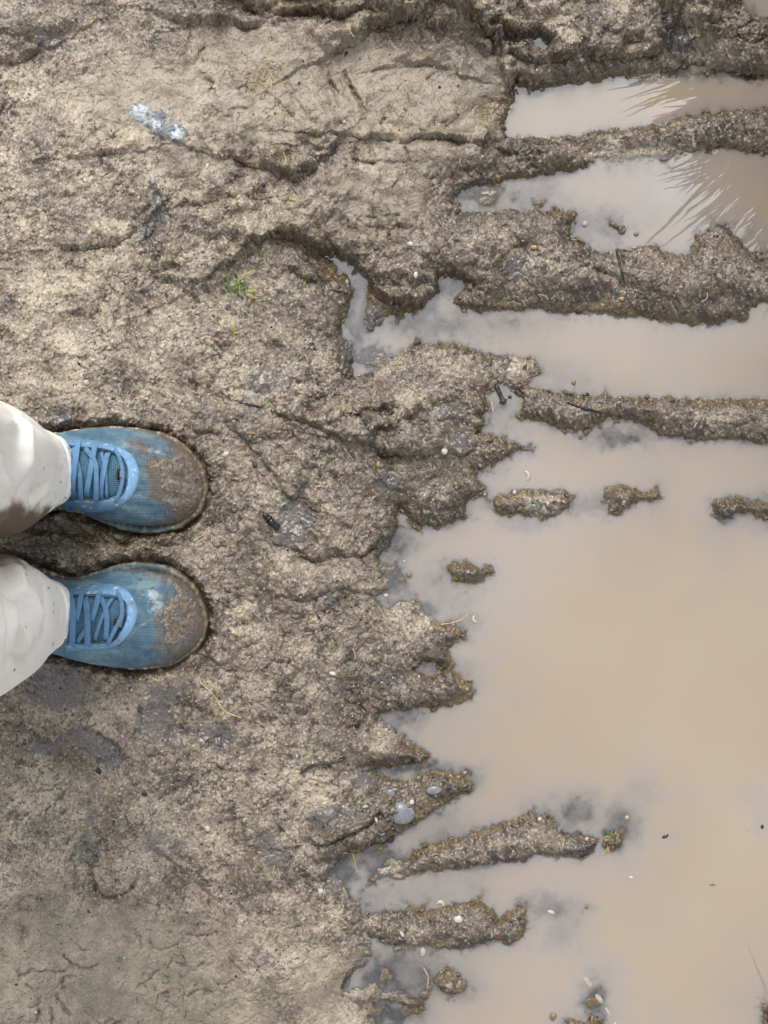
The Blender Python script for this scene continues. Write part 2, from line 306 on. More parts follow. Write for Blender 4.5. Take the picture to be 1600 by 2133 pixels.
DENTS = [  # old prints and clods: photo px, radii px, depth mm (negative = clod), degrees
 (215,445,100,75,4,-8),(330,470,22,75,4,-8),(560,290,120,45,3,10),(690,560,62,34,6,30),(620,32,90,22,7,0),(900,90,95,38,5,15),(780,470,90,60,3,0),(860,345,110,36,4,8),(380,1512,95,52,4,10),(200,1560,85,40,3,20),
 (620,1100,48,55,3.5,30),(700,1170,80,28,3,0),(475,1060,36,60,3,0),(942,878,50,42,3,0),(850,965,70,52,-5,0),(800,905,90,34,-5,10),(905,835,90,38,-4,0),(690,890,75,24,-4,10),(640,1225,80,46,-3.5,-10),(760,1330,80,40,-3.5,-20),
 (700,1552,110,36,-4.5,5),(600,1790,80,36,-3.5,-20),(740,1735,85,28,-4.5,-25),(572,1755,36,36,3,0),(130,620,90,40,-3,0),(420,560,60,40,-3,20),(300,620,110,40,3,10),(480,470,90,30,-3,-5),(120,380,110,40,-3.5,-10),(60,480,60,50,3,0),
 (520,760,100,40,3,0),(330,760,120,40,-3,5),(150,780,80,30,3,0),(600,960,60,60,-3.5,40),(540,880,60,30,-3,10),(500,1230,50,60,-3.5,10),(560,1400,90,40,-4,-15),(430,1620,100,40,-3,10),(130,1700,110,50,-3,0),(300,1680,70,40,3,0),(450,1760,90,50,3,-20),
 (300,80,120,40,3,10),(120,120,90,30,4,-20),(60,60,80,30,-4,0),(420,40,80,26,-5,0),(1000,560,60,44,-5,10),(1180,570,60,36,-4,0),(1075,556,36,44,4,20),(1420,590,90,34,-4,5),(1540,580,60,36,-4,0),(1250,70,120,40,-4,0),(1400,70,60,30,4,0),(850,590,60,40,-5,20),(980,330,60,24,-4,0),(1150,330,70,22,-3,5),
 (1300,860,60,20,-3,0),(1480,870,80,22,-4,0),(1180,856,50,22,-4,0),(880,1440,70,24,-4,-5),(900,1020,60,40,-4,0),(700,1000,60,60,3,0),(760,1250,50,40,3,0),(520,1550,60,40,-3,0),(60,1560,60,40,-3,0),(650,1650,80,26,3,0)]

# shoe outlines: x stations, far edge, near edge of the sole
SX = [-136,-125,-95,-40,20,60,100,130,160,200,240,280,320,350,380,405,420,430,434]
SHOES = {
 'left':  dict(top=[985,950,925,908,905,903,901,898,893,888,887,889,895,904,921,944,965,990,1016],
               bot=[985,1040,1080,1090,1085,1074,1066,1064,1068,1085,1100,1110,1113,1108,1098,1081,1064,1040,1016], med=1),
 'right': dict(top=[1265,1215,1180,1162,1160,1172,1187,1196,1200,1190,1176,1170,1172,1180,1196,1218,1243,1272,1300],
               bot=[1265,1330,1352,1362,1362,1362,1363,1367,1377,1387,1393,1396,1394,1389,1377,1359,1343,1325,1300], med=-1),
}
def shoe_poly(k):
    s_ = SHOES[k]; return list(zip(SX, s_['top'])) + list(zip(SX, s_['bot']))[-2:0:-1]

def height(X, Y, full=True):
    """terrain height (m) and its material fields at ground points X, Y"""
    w1 = fbm(X, Y, .014, 3, 5); w2 = fbm(X, Y, .014, 3, 15)
    w3 = fbm(X, Y, .006, 2, 25)
    d = bil(sd, X+w1*.0026, Y+w2*.0026) + .0019*w3 + .0016*fbm(X, Y, .022, 2, 27)
    near = np.clip((np.abs(X) < 1) & (np.abs(Y) < 1), 0, 1)
    gent = np.clip(blobs(X, Y, GENTLE), 0, 1); sx_ = fbm(X, Y, .016, 4, 46, .62); sy_ = fbm(X, Y, .016, 4, 47, .62)
    shraw = blobs(X+.009*sx_, Y+.009*sy_, SHALLOW)*1.15; shal = np.clip(shraw, 0, 1)
    sm = np.clip(blobs(X, Y, SMOOTH)*1.1, 0, 1)
    # water side
    dep = .010*(1-np.exp(-np.maximum(d, 0)/.0042)) + .10*np.maximum(d, 0)
    dep = np.minimum(dep, .030 + .006*fbm(X, Y, .08, 2, 33))
    dep *= (1-.80*shal-.13*sst(.92, 1.06, shraw)); dep *= 1+.14*fbm(X, Y, .035, 2, 41)+.10*fbm(X, Y, .012, 3, 43)*shal
    dep -= .011*np.clip(fbm(X, Y, .013, 3, 48)-.02, 0, 1)*np.exp(-np.maximum(d, 0)/.010)*sst(-.001, .002, d)*(1-.85*sst(.85, 1.02, shraw))
    # land side
    q = np.maximum(-d, 0)
    bw = .0056*np.exp(.9*fbm(X, Y, .05, 2, 44))
    hs_ = .011*(1-np.exp(-q/bw)) + .010*(1-np.exp(-q/.05))
    hg = .005*(1-np.exp(-q/.014)) + .014*(1-np.exp(-q/.09))
    land = hs_*(1-gent) + hg*gent
    land += .010*sst(.0, -.35, X)*sst(.03, .1, q)
    h = np.where(d > 0, -dep, land)
    damp = .36 + .64*sst(.001, .010, np.abs(d)); damp = np.where(d > 0, damp*.35, damp)
    rough = (1-.7*sm)
    n_big = fbm(X, Y, .09, 3, 51); n_mid = fbm(X, Y, .026, 4, 61); n_f = fbm(X, Y, .0085, 3, 71); n_g = fbm(X, Y, .0032, 2, 81)
    cr = worley(X+.0015*n_f, Y+.0015*n_g, .0075, 3); cr2 = worley(X, Y, .0034, 4)
    lump = np.clip(.35 + .9*fbm(X, Y, .05, 2, 97) + .5*np.exp(-np.maximum(-d, 0)/.04)*(1-gent), 0, 1.3)
    h = h + damp*rough*lump*(.0018*(.45-cr) + .0006*(.45-cr2) + .0016*(.45-worley(X+.004*n_mid, Y+.003*n_f, .017, 6)))
    rid = 1-np.abs(fbm(X, Y, .020, 3, 91))*2.0
    h = h + damp*(.0046*n_big + rough*(.0056*fbm(X, Y, .036, 5, 66, .51) + .0008*n_f*lump) + (.4+.6*rough)*.00050*n_g - .0020*rough*np.clip(rid-.66, 0, 1)*3*sst(-.1, .5, fbm(X, Y, .07, 2, 96)))
    # worm-like cracks in the smooth clay
    crk = np.abs(fbm(X, Y, .016, 2, 101)); h -= damp*sm*.0008*np.exp(-(crk/.05)**2)
    jx = X + .0013*n_f + .0035*n_mid; jy = Y + .0013*fbm(X, Y, .0085, 2, 171) + .0035*fbm(X, Y, .026, 2, 161)
    def window(pts, m):
        ax = [W(*p)[0] for p in pts]; ay = [W(*p)[1] for p in pts]
        return (X > min(ax)-m) & (X < max(ax)+m) & (Y > min(ay)-m) & (Y < max(ay)+m)
    landm = sst(.002, -.004, d)
    for pts, side, amp, dec in EDGES:
        m = window(pts, dec*.0035)
        if not m.any(): continue
        wp = [(W(*p)[0]/S, -W(*p)[1]/S) for p in pts]
        dd, sg, _ = seg_field(jx[m]/S, -jy[m]/S, wp, False); dd = dd*S
        s_ = sg*side
        x_, y_ = jx[m]/S, -jy[m]/S
        along = np.minimum(np.hypot(x_-wp[0][0], y_-wp[0][1]), np.hypot(x_-wp[-1][0], y_-wp[-1][1]))*S
        fade = sst(-.001, .012, along)
        vary = np.clip(.95 + .8*fbm(X[m], Y[m], .022, 2, 181), .4, 1.6); wd_ = .0026 + .0042*np.clip(.6+fbm(X[m], Y[m], .03, 2, 191), 0, 2)
        add = amp*.0017*vary*np.where(s_ > 0, np.exp(-dd/(dec*.001))*sst(-.3*wd_, wd_, dd), .0)
        add = add - np.where(s_ > 0, .0014*np.exp(-dd/.0012), .0034*np.exp(-dd/.0030))*np.clip(vary, .5, 1.3)*min(1, amp/6)
        h[m] += (add*fade*landm[m]).astype(F)
    for pts, dp, wd in GROOVES:
        m = window(pts, .012)
        if not m.any(): continue
        wp = [(W(*p)[0]/S, -W(*p)[1]/S) for p in pts]
        dd, _, _ = seg_field(jx[m]/S, -jy[m]/S, wp, False)
        h[m] -= (dp*.0017*np.clip(.7+.9*n_mid[m], .1, 1.4)*np.exp(-(dd/wd)**2)*landm[m]).astype(F)
    ex = X + .0052*n_mid + .0022*n_f + .006*fbm(X, Y, .05, 2, 711); ey = Y + .0052*fbm(X, Y, .026, 3, 701) + .0022*fbm(X, Y, .0085, 2, 171)
    for b_ in DENTS:
        c_ = W(b_[0], b_[1]); rmax = max(b_[2], b_[3])*S*2.2
        m = (np.abs(X-c_[0]) < rmax) & (np.abs(Y-c_[1]) < rmax)
        if not m.any(): continue
        g = blobs(ex[m], ey[m], [(b_[0], b_[1], b_[2], b_[3], 1, b_[5])])
        h[m] -= (b_[4]*.001*(.75*sst(.30, .58, g) + .35*g)*(1-.6*sm[m])*landm[m]).astype(F)
    # big skidded footprint: hollow and sole streaks
    fp = blobs(X, Y, [(850,195,190,105,1,6)])
    h -= .010*sst(.25, .75, fp)*landm
    a = R(-62); t = (X*math.cos(a+math.pi/2)+Y*math.sin(a+math.pi/2))
    st = blobs(X, Y, [(760,220,120,70,1,10),(900,230,90,50,.7)])
    h += .0008*st*np.sin(t*2*np.pi/.0085 + 2.5*n_mid + 1.5*n_big)*sst(-.4, .3, n_mid)
    # ring left by a round stud
    cx, cy = W(735, 1492, .01); r = np.hypot(X-cx, Y-cy)/S + 2*n_f
    ring = .0032*np.exp(-((r-25)/5.5)**2); core = sst(22, 12, r)
    h = h*(1-.7*core) + .7*core*(.013+.0012*np.cos(r*.9)) - ring
    # the two shoes press into the mud and squeeze a lip up round them
    for k in SHOES:
        wp = [(W(*p, .03)[0]/S, -W(*p, .03)[1]/S) for p in shoe_poly(k)]
        m = (X < .0) & (np.abs(Y) < .25) & (X > -.6)
        if not m.any(): continue
        dd, _, ins = seg_field(X[m]/S, -Y[m]/S, wp, True); s_ = np.where(ins, -dd, dd)*S
        hh = h[m]; wgt = sst(.010, -.002, s_)
        hh = hh*(1-wgt) + wgt*(.019 + .003*n_mid[m] + .0015*n_f[m])
        hh += .0095*np.exp(-((s_-.004)/.007)**2)*np.clip(.30+1.1*n_mid[m]+.5*n_f[m], 0, 1.4); hh = np.where(s_ < -.006, np.minimum(hh, .012), hh)
        h[m] = hh
    if not full: return h
    wet = np.clip(sst(.0105, .003, h - .0022*n_mid)*.95*(1-.75*gent) + blobs(X, Y, WETB)*.75, 0, 1)
    wet = np.where((d > .001) & (h < .0005), np.maximum(wet, .75), wet)
    return h, d, dict(wet=wet, sm=sm, gent=gent, fp=fp, d=d, cr=cr, q=np.maximum(-d, 0), n=(n_big, n_mid, n_f, n_g), ring=ring/.0032)

# ------------------------------------------------------------------ ground: one sheet, fine in view and stretching to the horizon
STEP = .0008
def axis(a, b):
    c = list(np.arange(a, b, STEP)); c = list(np.arange(a-.45, a-.0012, .005)) + c + list(np.arange(c[-1]+.0012, b+.45, .005)); g = []; s_ = .003; v = c[-1]
    while v < 320: s_ *= 1.26; v += s_; g.append(v)
    l = []; s_ = .003; v = c[0]
    while v > -320: s_ *= 1.26; v -= s_; l.append(v)
    return np.array(l[::-1]+c+g)
GX, GY = axis(-.43, .43), axis(-.565, .565)
X, Y = np.meshgrid(GX, GY)
H, D, fl = height(X.astype(F), Y.astype(F))
rad_ = np.maximum(np.abs(X), np.abs(Y)*.87); far = sst(.80, 1.05, rad_); H = H*(1-far) + far*(.02+.01*fbm(X, Y, .4, 2, 212)*sst(6, 3, rad_)+sst(3, 9, rad_)*.12*fbm(X, Y, 9.0, 3, 211))
n_big, n_mid, n_f, n_g = fl['n']
X0_, Y0_ = X, Y; sk_ = np.clip(H-.017, -.010, .010); X = X + .9*sk_; Y = Y - 1.2*sk_
n_h = fbm(X, Y, .0019, 2, 221); n_i = fbm(X, Y, .0048, 2, 231); n_j = fbm(X, Y, .045, 3, 241)
lt = np.clip(blobs(X0_ + .006*n_mid, Y0_ + .006*n_f, LIGHT), 0, 1)
A = lambda *c: np.array(c, F)
tan, brown, dark, clay = A(.430,.360,.258), A(.138,.106,.072), A(.048,.038,.030), A(.290,.247,.178)
olive, silt = A(.190,.132,.055), A(.118,.108,.106)
bank = np.exp(-fl['q']/.03)*(1-fl['gent'])
mot = fbm(X, Y, .045, 6, 301, .64); mot2 = fbm(X, Y, .011, 4, 311, .66)
v = 1.05*mot + .55*mot2 + .25*n_h - .30*(fl['cr']-.45) + .65*(lt-.2) - .62*bank - .35*np.clip(blobs(X0_, Y0_, WETB), 0, 1) - .06
C = mixc(brown, tan, sst(-.75, .85, v))
rough = 1-.8*fl['sm']
hum = fbm(X, Y, .0085, 4, 251, .72)
fleck = sst(.14, .38, hum + .42*n_j - .22*lt - .32*fl['sm'] + .20*bank - .25*mot)
C = mixc(C, np.broadcast_to(dark, C.shape), fleck*.82)
fleck2 = sst(.24, .42, fbm(X, Y, .0034, 3, 261, .6) + .25*mot2 - .1*fl['sm'])
C = mixc(C, np.broadcast_to(dark*1.3, C.shape), fleck2*.75)
pale = sst(.46, .66, fbm(X, Y, .0026, 2, 271) + .15*lt + .1*mot)
C = mixc(C, np.broadcast_to(A(.64,.59,.50), C.shape), pale*.6*rough)
cl = clay*(1+.20*n_mid[..., None]+.16*n_h[..., None]+.22*mot2[..., None])
C = mixc(C, cl, sst(.25, .85, fl['sm']+.15*n_i)*.72)
wetm = fl['wet']
C = C*(1-.45*wetm[..., None]); C = mixc(C, olive*(1+.35*n_i[..., None]), sst(.35, 1, wetm)*.62)
bed = sst(.0, -.0018, H)*sst(-.002, .001, fl['d'])
C = mixc(C, A(.60,.54,.46)*(1+.25*n_i[..., None]+.2*n_h[..., None]), bed*.8)
dk = sst(.30, .52, np.clip(blobs(X0_ + .007*n_mid + .003*n_f + .005*n_j, Y0_ + .006*n_i + .007*fbm(X, Y, .02, 3, 281), DARK), 0, 1) + .24*hum + .10*n_h - .08)
C = mixc(C, silt*(1+.30*n_h[..., None]), dk*.76)
C = mixc(C, A(.27,.228,.170)*(1+.25*fbm(X, Y, .5, 2, 213)*sst(6, 3, rad_))[..., None], sst(.75, 1.0, rad_))
C = np.clip(C, .012, .8)
colA = np.concatenate([C, np.clip(np.maximum(wetm*.8, dk), 0, 1)[..., None]], -1)

m, nt, out = new_mat('mud')
at = nd(nt, 'ShaderNodeAttribute', attribute_name='col')
tc = nd(nt, 'ShaderNodeTexCoord')
no = nd(nt, 'ShaderNodeTexNoise', Scale=700.0, Detail=3.0, Roughness=.65)
nt.links.new(tc.outputs['Object'], no.inputs['Vector'])
mr = nd(nt, 'ShaderNodeMapRange')
for i_, v_ in zip((1,2,3,4), (.32,.68,.74,1.26)): mr.inputs[i_].default_value = v_
nt.links.new(no.outputs[0], mr.inputs[0])
mx = nd(nt, 'ShaderNodeMix', data_type='RGBA', blend_type='MULTIPLY'); mx.inputs[0].default_value = 1
nt.links.new(at.outputs['Color'], mx.inputs[6]); nt.links.new(mr.outputs[0], mx.inputs[7])
b = nd(nt, 'ShaderNodeBsdfPrincipled'); nt.links.new(mx.outputs[2], b.inputs['Base Color'])
rr = nd(nt, 'ShaderNodeMapRange'); rr.inputs[3].default_value = .52; rr.inputs[4].default_value = .27
nt.links.new(at.outputs['Alpha'], rr.inputs[0]); nt.links.new(rr.outputs[0], b.inputs['Roughness'])
b.inputs['Specular IOR Level'].default_value = .62
bp = nd(nt, 'ShaderNodeBump', Strength=.35, Distance=.0006)
nt.links.new(no.outputs[0], bp.inputs['Height']); nt.links.new(bp.outputs[0], b.inputs['Normal'])
nt.links.new(b.outputs[0], out.inputs[0]); MUD = m
X, Y = X0_, Y0_
crm = .0020*sst(0, 1, np.hypot(*np.gradient(H, axis=(0, 1)))/STEP)*(np.abs(X) < .43)*(np.abs(Y) < .56)
ground = grid_mesh('ground', np.stack([X + crm*perlin((X+3*H)/.0045, (Y-2*H)/.0045, 801), Y + crm*perlin((X-2*H)/.0045, (Y+3*H)/.0045, 802), H], -1), MUD, colors=colA); ground['kind'] = 'structure'

ix0, ix1 = np.searchsorted(GX, [-.43, .429]); iy0, iy1 = np.searchsorted(GY, [-.565, .564])
DH = H[iy0:iy1, ix0:ix1]; DX0, DY0 = GX[ix0], GY[iy0]
def gz(x, y):                      # ground height under a point
    i = int(np.clip(round((x-DX0)/STEP), 0, DH.shape[1]-1)); j = int(np.clip(round((y-DY0)/STEP), 0, DH.shape[0]-1))
    return float(DH[j, i])
def gspot(px, py, water=True):     # photo pixel -> point on the mud (or on the water over it)
    z = .01
    for _ in range(5):
        x, y = W(px, py, z); z = gz(x, y)
        if water: z = max(z, 0.0)
    return x, y, z

# ------------------------------------------------------------------ water: a level sheet over the hollows, clouded with silt
wx = np.arange(-.10, .64, .0010); wy = np.arange(-.70, .63, .0010)
WX, WY = np.meshgrid(wx, wy); WH, WD, _f = height(WX.astype(F), WY.astype(F)); dep = -WH
keep = np.maximum.reduce([dep[:-1, :-1], dep[1:, :-1], dep[:-1, 1:], dep[1:, 1:]]) > -.0015
WZ = .00010*np.exp(-np.clip(dep, 0, 1)/.0012)
wc = np.zeros(WX.shape+(4,), F); wc[..., 0] = np.clip(dep, 0, .1)*20; wc[..., 3] = 1      # depth in units of 5 cm
m, nt, out = new_mat('silty_water')
at = nd(nt, 'ShaderNodeAttribute', attribute_name='col')
sx = nd(nt, 'ShaderNodeSeparateColor'); nt.links.new(at.outputs['Color'], sx.inputs[0])
tc = nd(nt, 'ShaderNodeTexCoord')
no = nd(nt, 'ShaderNodeTexNoise', Scale=14.0, Detail=3.0); nt.links.new(tc.outputs['Object'], no.inputs['Vector'])
def mth(op, a, b_=None):
    n = nd(nt, 'ShaderNodeMath', operation=op)
    for k, v_ in enumerate((a, b_)):
        if v_ is None: continue
        if isinstance(v_, (int, float)): n.inputs[k].default_value = v_
        else: nt.links.new(v_, n.inputs[k])
    return n.outputs[0]
turb = mth('ADD', mth('MULTIPLY', no.outputs[0], 4.0), 15.0)            # silt load varies in clouds
ext = mth('MULTIPLY', mth('MULTIPLY', sx.outputs[0], turb), -1.0)
opac = mth('SUBTRACT', 1.0, mth('EXPONENT', ext))
tr = nd(nt, 'ShaderNodeBsdfTransparent'); tr.inputs[0].default_value = (.99, .975, .95, 1)
df = nd(nt, 'ShaderNodeBsdfDiffuse')
cmx = nd(nt, 'ShaderNodeMix', data_type='RGBA'); cmx.inputs[6].default_value = (.335, .295, .255, 1); cmx.inputs[7].default_value = (.395, .300, .195, 1)
dmr = nd(nt, 'ShaderNodeMapRange', interpolation_type='SMOOTHSTEP'); dmr.inputs[1].default_value = .06; dmr.inputs[2].default_value = .42   # thin silt scatters greyer
nt.links.new(sx.outputs[0], dmr.inputs[0]); nt.links.new(dmr.outputs[0], cmx.inputs[0]); nt.links.new(cmx.outputs[2], df.inputs[0])
mxs = nd(nt, 'ShaderNodeMixShader'); nt.links.new(opac, mxs.inputs[0]); nt.links.new(tr.outputs[0], mxs.inputs[1]); nt.links.new(df.outputs[0], mxs.inputs[2])
gl = nd(nt, 'ShaderNodeBsdfGlossy', Roughness=.015)
fr = nd(nt, 'ShaderNodeFresnel', IOR=2.8)
rip = nd(nt, 'ShaderNodeTexNoise', Scale=22.0, Detail=2.0); nt.links.new(tc.outputs['Object'], rip.inputs['Vector'])
bp = nd(nt, 'ShaderNodeBump', Strength=.05, Distance=.002); nt.links.new(rip.outputs[0], bp.inputs['Height'])
nt.links.new(bp.outputs[0], gl.inputs['Normal'])
mx2 = nd(nt, 'ShaderNodeMixShader'); nt.links.new(fr.outputs[0], mx2.inputs[0]); nt.links.new(mxs.outputs[0], mx2.inputs[1]); nt.links.new(gl.outputs[0], mx2.inputs[2])
nt.links.new(mx2.outputs[0], out.inputs[0])
water = grid_mesh('water', np.stack([WX, WY, WZ], -1), m, colors=wc, keep=keep); water['kind'] = 'structure'

# ------------------------------------------------------------------ the person: trousers and two worn shoes
def catmull(pts, n=8, closed=False):
    P = [np.array(p, float) for p in pts]; o = []; m = len(P)
    for i in range(m if closed else m-1):
        if closed: p0, p1, p2, p3 = P[i-1], P[i], P[(i+1) % m], P[(i+2) % m]
        else: p0, p1, p2, p3 = P[max(i-1, 0)], P[i], P[i+1], P[min(i+2, m-1)]
        for k in range(n):
            t = k/n
            o.append(.5*((2*p1)+(p2-p0)*t+(2*p0-5*p1+4*p2-p3)*t*t+(3*p1-p0-3*p2+p3)*t**3))
    if not closed: o.append(P[-1])
    return np.array(o)
def resample(pts, n):
    p = catmull(pts, 10); L = np.r_[0, np.cumsum(np.hypot(*np.diff(p[:, :2], axis=0).T))]
    u = np.linspace(0, L[-1], n)
    return np.stack([np.interp(u, L, p[:, k]) for k in range(p.shape[1])], 1)

def fabric_mat(name, rough, wave, bump, attr='col', col=(1, 1, 1), var=.14):
    m, nt, out = new_mat(name)
    b = nd(nt, 'ShaderNodeBsdfPrincipled', Roughness=rough); b.inputs['Specular IOR Level'].default_value = .35
    tc = nd(nt, 'ShaderNodeTexCoord')
    w1 = nd(nt, 'ShaderNodeTexWave', Scale=wave, Distortion=1.2); w1.bands_direction = 'X'
    w2 = nd(nt, 'ShaderNodeTexWave', Scale=wave, Distortion=1.2); w2.bands_direction = 'Y'
    w1.inputs['Detail'].default_value = 1; w2.inputs['Detail'].default_value = 1
    ml = nd(nt, 'ShaderNodeMath', operation='ADD')
    for w, k in ((w1, 0), (w2, 1)):
        nt.links.new(tc.outputs['Object'], w.inputs['Vector']); nt.links.new(w.outputs['Fac'], ml.inputs[k])
    no = nd(nt, 'ShaderNodeTexNoise', Scale=160.0, Detail=4.0); nt.links.new(tc.outputs['Object'], no.inputs['Vector'])
    mr = nd(nt, 'ShaderNodeMapRange')
    for i_, v_ in zip((1,2,3,4), (0,2,1-1.4*var,1+var)): mr.inputs[i_].default_value = v_
    nt.links.new(ml.outputs[0], mr.inputs[0])
    mr2 = nd(nt, 'ShaderNodeMapRange')
    for i_, v_ in zip((1,2,3,4), (.3,.7,1-var,1+var)): mr2.inputs[i_].default_value = v_
    nt.links.new(no.outputs[0], mr2.inputs[0])
    pm = nd(nt, 'ShaderNodeMath', operation='MULTIPLY'); nt.links.new(mr.outputs[0], pm.inputs[0]); nt.links.new(mr2.outputs[0], pm.inputs[1])
    mx = nd(nt, 'ShaderNodeMix', data_type='RGBA', blend_type='MULTIPLY'); mx.inputs[0].default_value = 1
    if attr: at = nd(nt, 'ShaderNodeAttribute', attribute_name=attr); nt.links.new(at.outputs['Color'], mx.inputs[6])
    else: mx.inputs[6].default_value = (*col, 1)
    nt.links.new(pm.outputs[0], mx.inputs[7]); nt.links.new(mx.outputs[2], b.inputs['Base Color'])
    bp = nd(nt, 'ShaderNodeBump', Strength=bump, Distance=.0005); nt.links.new(ml.outputs[0], bp.inputs['Height']); nt.links.new(bp.outputs[0], b.inputs['Normal'])
    nt.links.new(b.outputs[0], out.inputs[0]); return m

M_UP = fabric_mat('shoe_mesh_fabric', .62, 210, .7, var=.22)
M_TONGUE = fabric_mat('tongue_fabric', .75, 170, .9, None, (.085, .190, .265))
M_LACE = fabric_mat('lace_weave', .6, 260, .5, None, (.115, .245, .420))
M_STAY = simple_mat('coated_overlay', (1, 1, 1), .34, .5, 220, .16, .12, 'col')
M_SOLE = simple_mat('muddy_foam', (1, 1, 1), .55, .5, 500, .35, .6, 'col', .0012)
M_CAKE = simple_mat('caked_mud', (1, 1, 1), .5, .5, 420, .45, .8, 'col', .0014)
M_DARK = simple_mat('dark_loop', (.018, .018, .020), .5, .4, 300, .3)
M_GREY = simple_mat('grey_tab', (.16, .20, .24), .35, .6, 300, .2)
M_CLOTH = fabric_mat('trouser_cotton', .85, 420, .12, var=.03)

person = empty('person', (-.36, -.03, .012))
tag(person, 'person in off-white trousers and muddy blue trainers standing at the puddle edge', 'person')
def adopt(o, par):
    o.parent = par; o.matrix_parent_inverse = par.matrix_world.inverted() if par.type == 'MESH' else par.matrix_basis.inverted()
    return o

KZ = (CAM_H-.03)/CAM_H
HST = [(-136,58),(-118,88),(-90,104),(-40,112),(60,116),(110,110),(150,101),(200,91),(250,80),(300,69),(350,59),(385,50),(410,41),(425,34),(436,28)]
def sstep_arr(a): return np.asarray(a, float)

LACES = {
 'left': [([(165,914),(160,950),(155,990),(151,1028)],11,2), ([(148,932),(158,955),(165,978),(168,1010),(169,1048)],9,0), ([(200,922),(193,965),(186,1005),(180,1034)],10,2), ([(176,934),(190,946),(201,968),(203,1005),(201,1052)],9.5,3),
          ([(225,942),(218,978),(212,1010),(210,1040)],10,1), ([(210,940),(218,970),(222,1005),(222,1040)],6,0), ([(233,929),(246,945),(255,968),(257,988),(255,1010),(247,1034),(235,1053)],7,2), ([(133,1038),(140,1050),(150,1066)],5,3)],
 'right': [([(146,1236),(152,1262),(154,1290),(151,1354)],11,2), ([(171,1226),(167,1258),(158,1296)],10,1), ([(177,1244),(183,1276),(184,1352)],11,2), ([(208,1228),(203,1256),(190,1296)],10,1),
           ([(210,1243),(222,1270),(224,1300),(221,1334)],9.5,2), ([(234,1245),(221,1268),(208,1300),(196,1336)],7,0), ([(182,1306),(172,1322),(159,1339)],8,0), ([(238,1226),(251,1242),(256,1264),(254,1287),(240,1312),(221,1350)],8,2)],
}
INNER = {'left': [(138,927),(174,933),(212,936),(239,944),(256,956),(264,976),(265,995),(262,1016),(252,1032),(226,1040),(197,1042),(174,1041),(138,1041)],
         'right': [(138,1240),(190,1240),(228,1242),(250,1246),(261,1258),(264,1274),(261,1294),(252,1314),(238,1334),(214,1340),(190,1341),(161,1341),(138,1341)]}
OUTER = {'left': [(138,914),(167,914),(201,918),(230,923),(257,934),(278,950),(288,971),(291,991),(286,1016),(273,1037),(252,1054),(222,1066),(180,1068),(138,1066)],
         'right': [(138,1226),(179,1219),(224,1215),(253,1221),(273,1237),(284,1257),(287,1280),(280,1305),(266,1327),(246,1344),(222,1354),(180,1357),(138,1359)]}
CAKE = {'left': [(290,928),(310,930),(328,946),(345,947),(355,940),(362,928),(372,944),(380,930),(394,938),(405,956),(416,972),(426,992),(428,1014),(425,1036),(412,1056),(392,1068),(372,1076),(346,1068),(334,1044),(328,1014),(316,988),(308,960),(298,944)],
        'right': [(362,1206),(378,1212),(400,1228),(416,1246),(421,1276),(416,1304),(402,1318),(392,1338),(372,1352),(346,1367),(334,1344),(330,1320),(316,1308),(328,1284),(338,1272),(350,1260),(358,1244),(362,1224)]}
TABS = {'left': ((246,988,5,23,0), (256,989,12,17,0)), 'right': ((240,1297,5,17,12), (249,1298,13,17,14))}

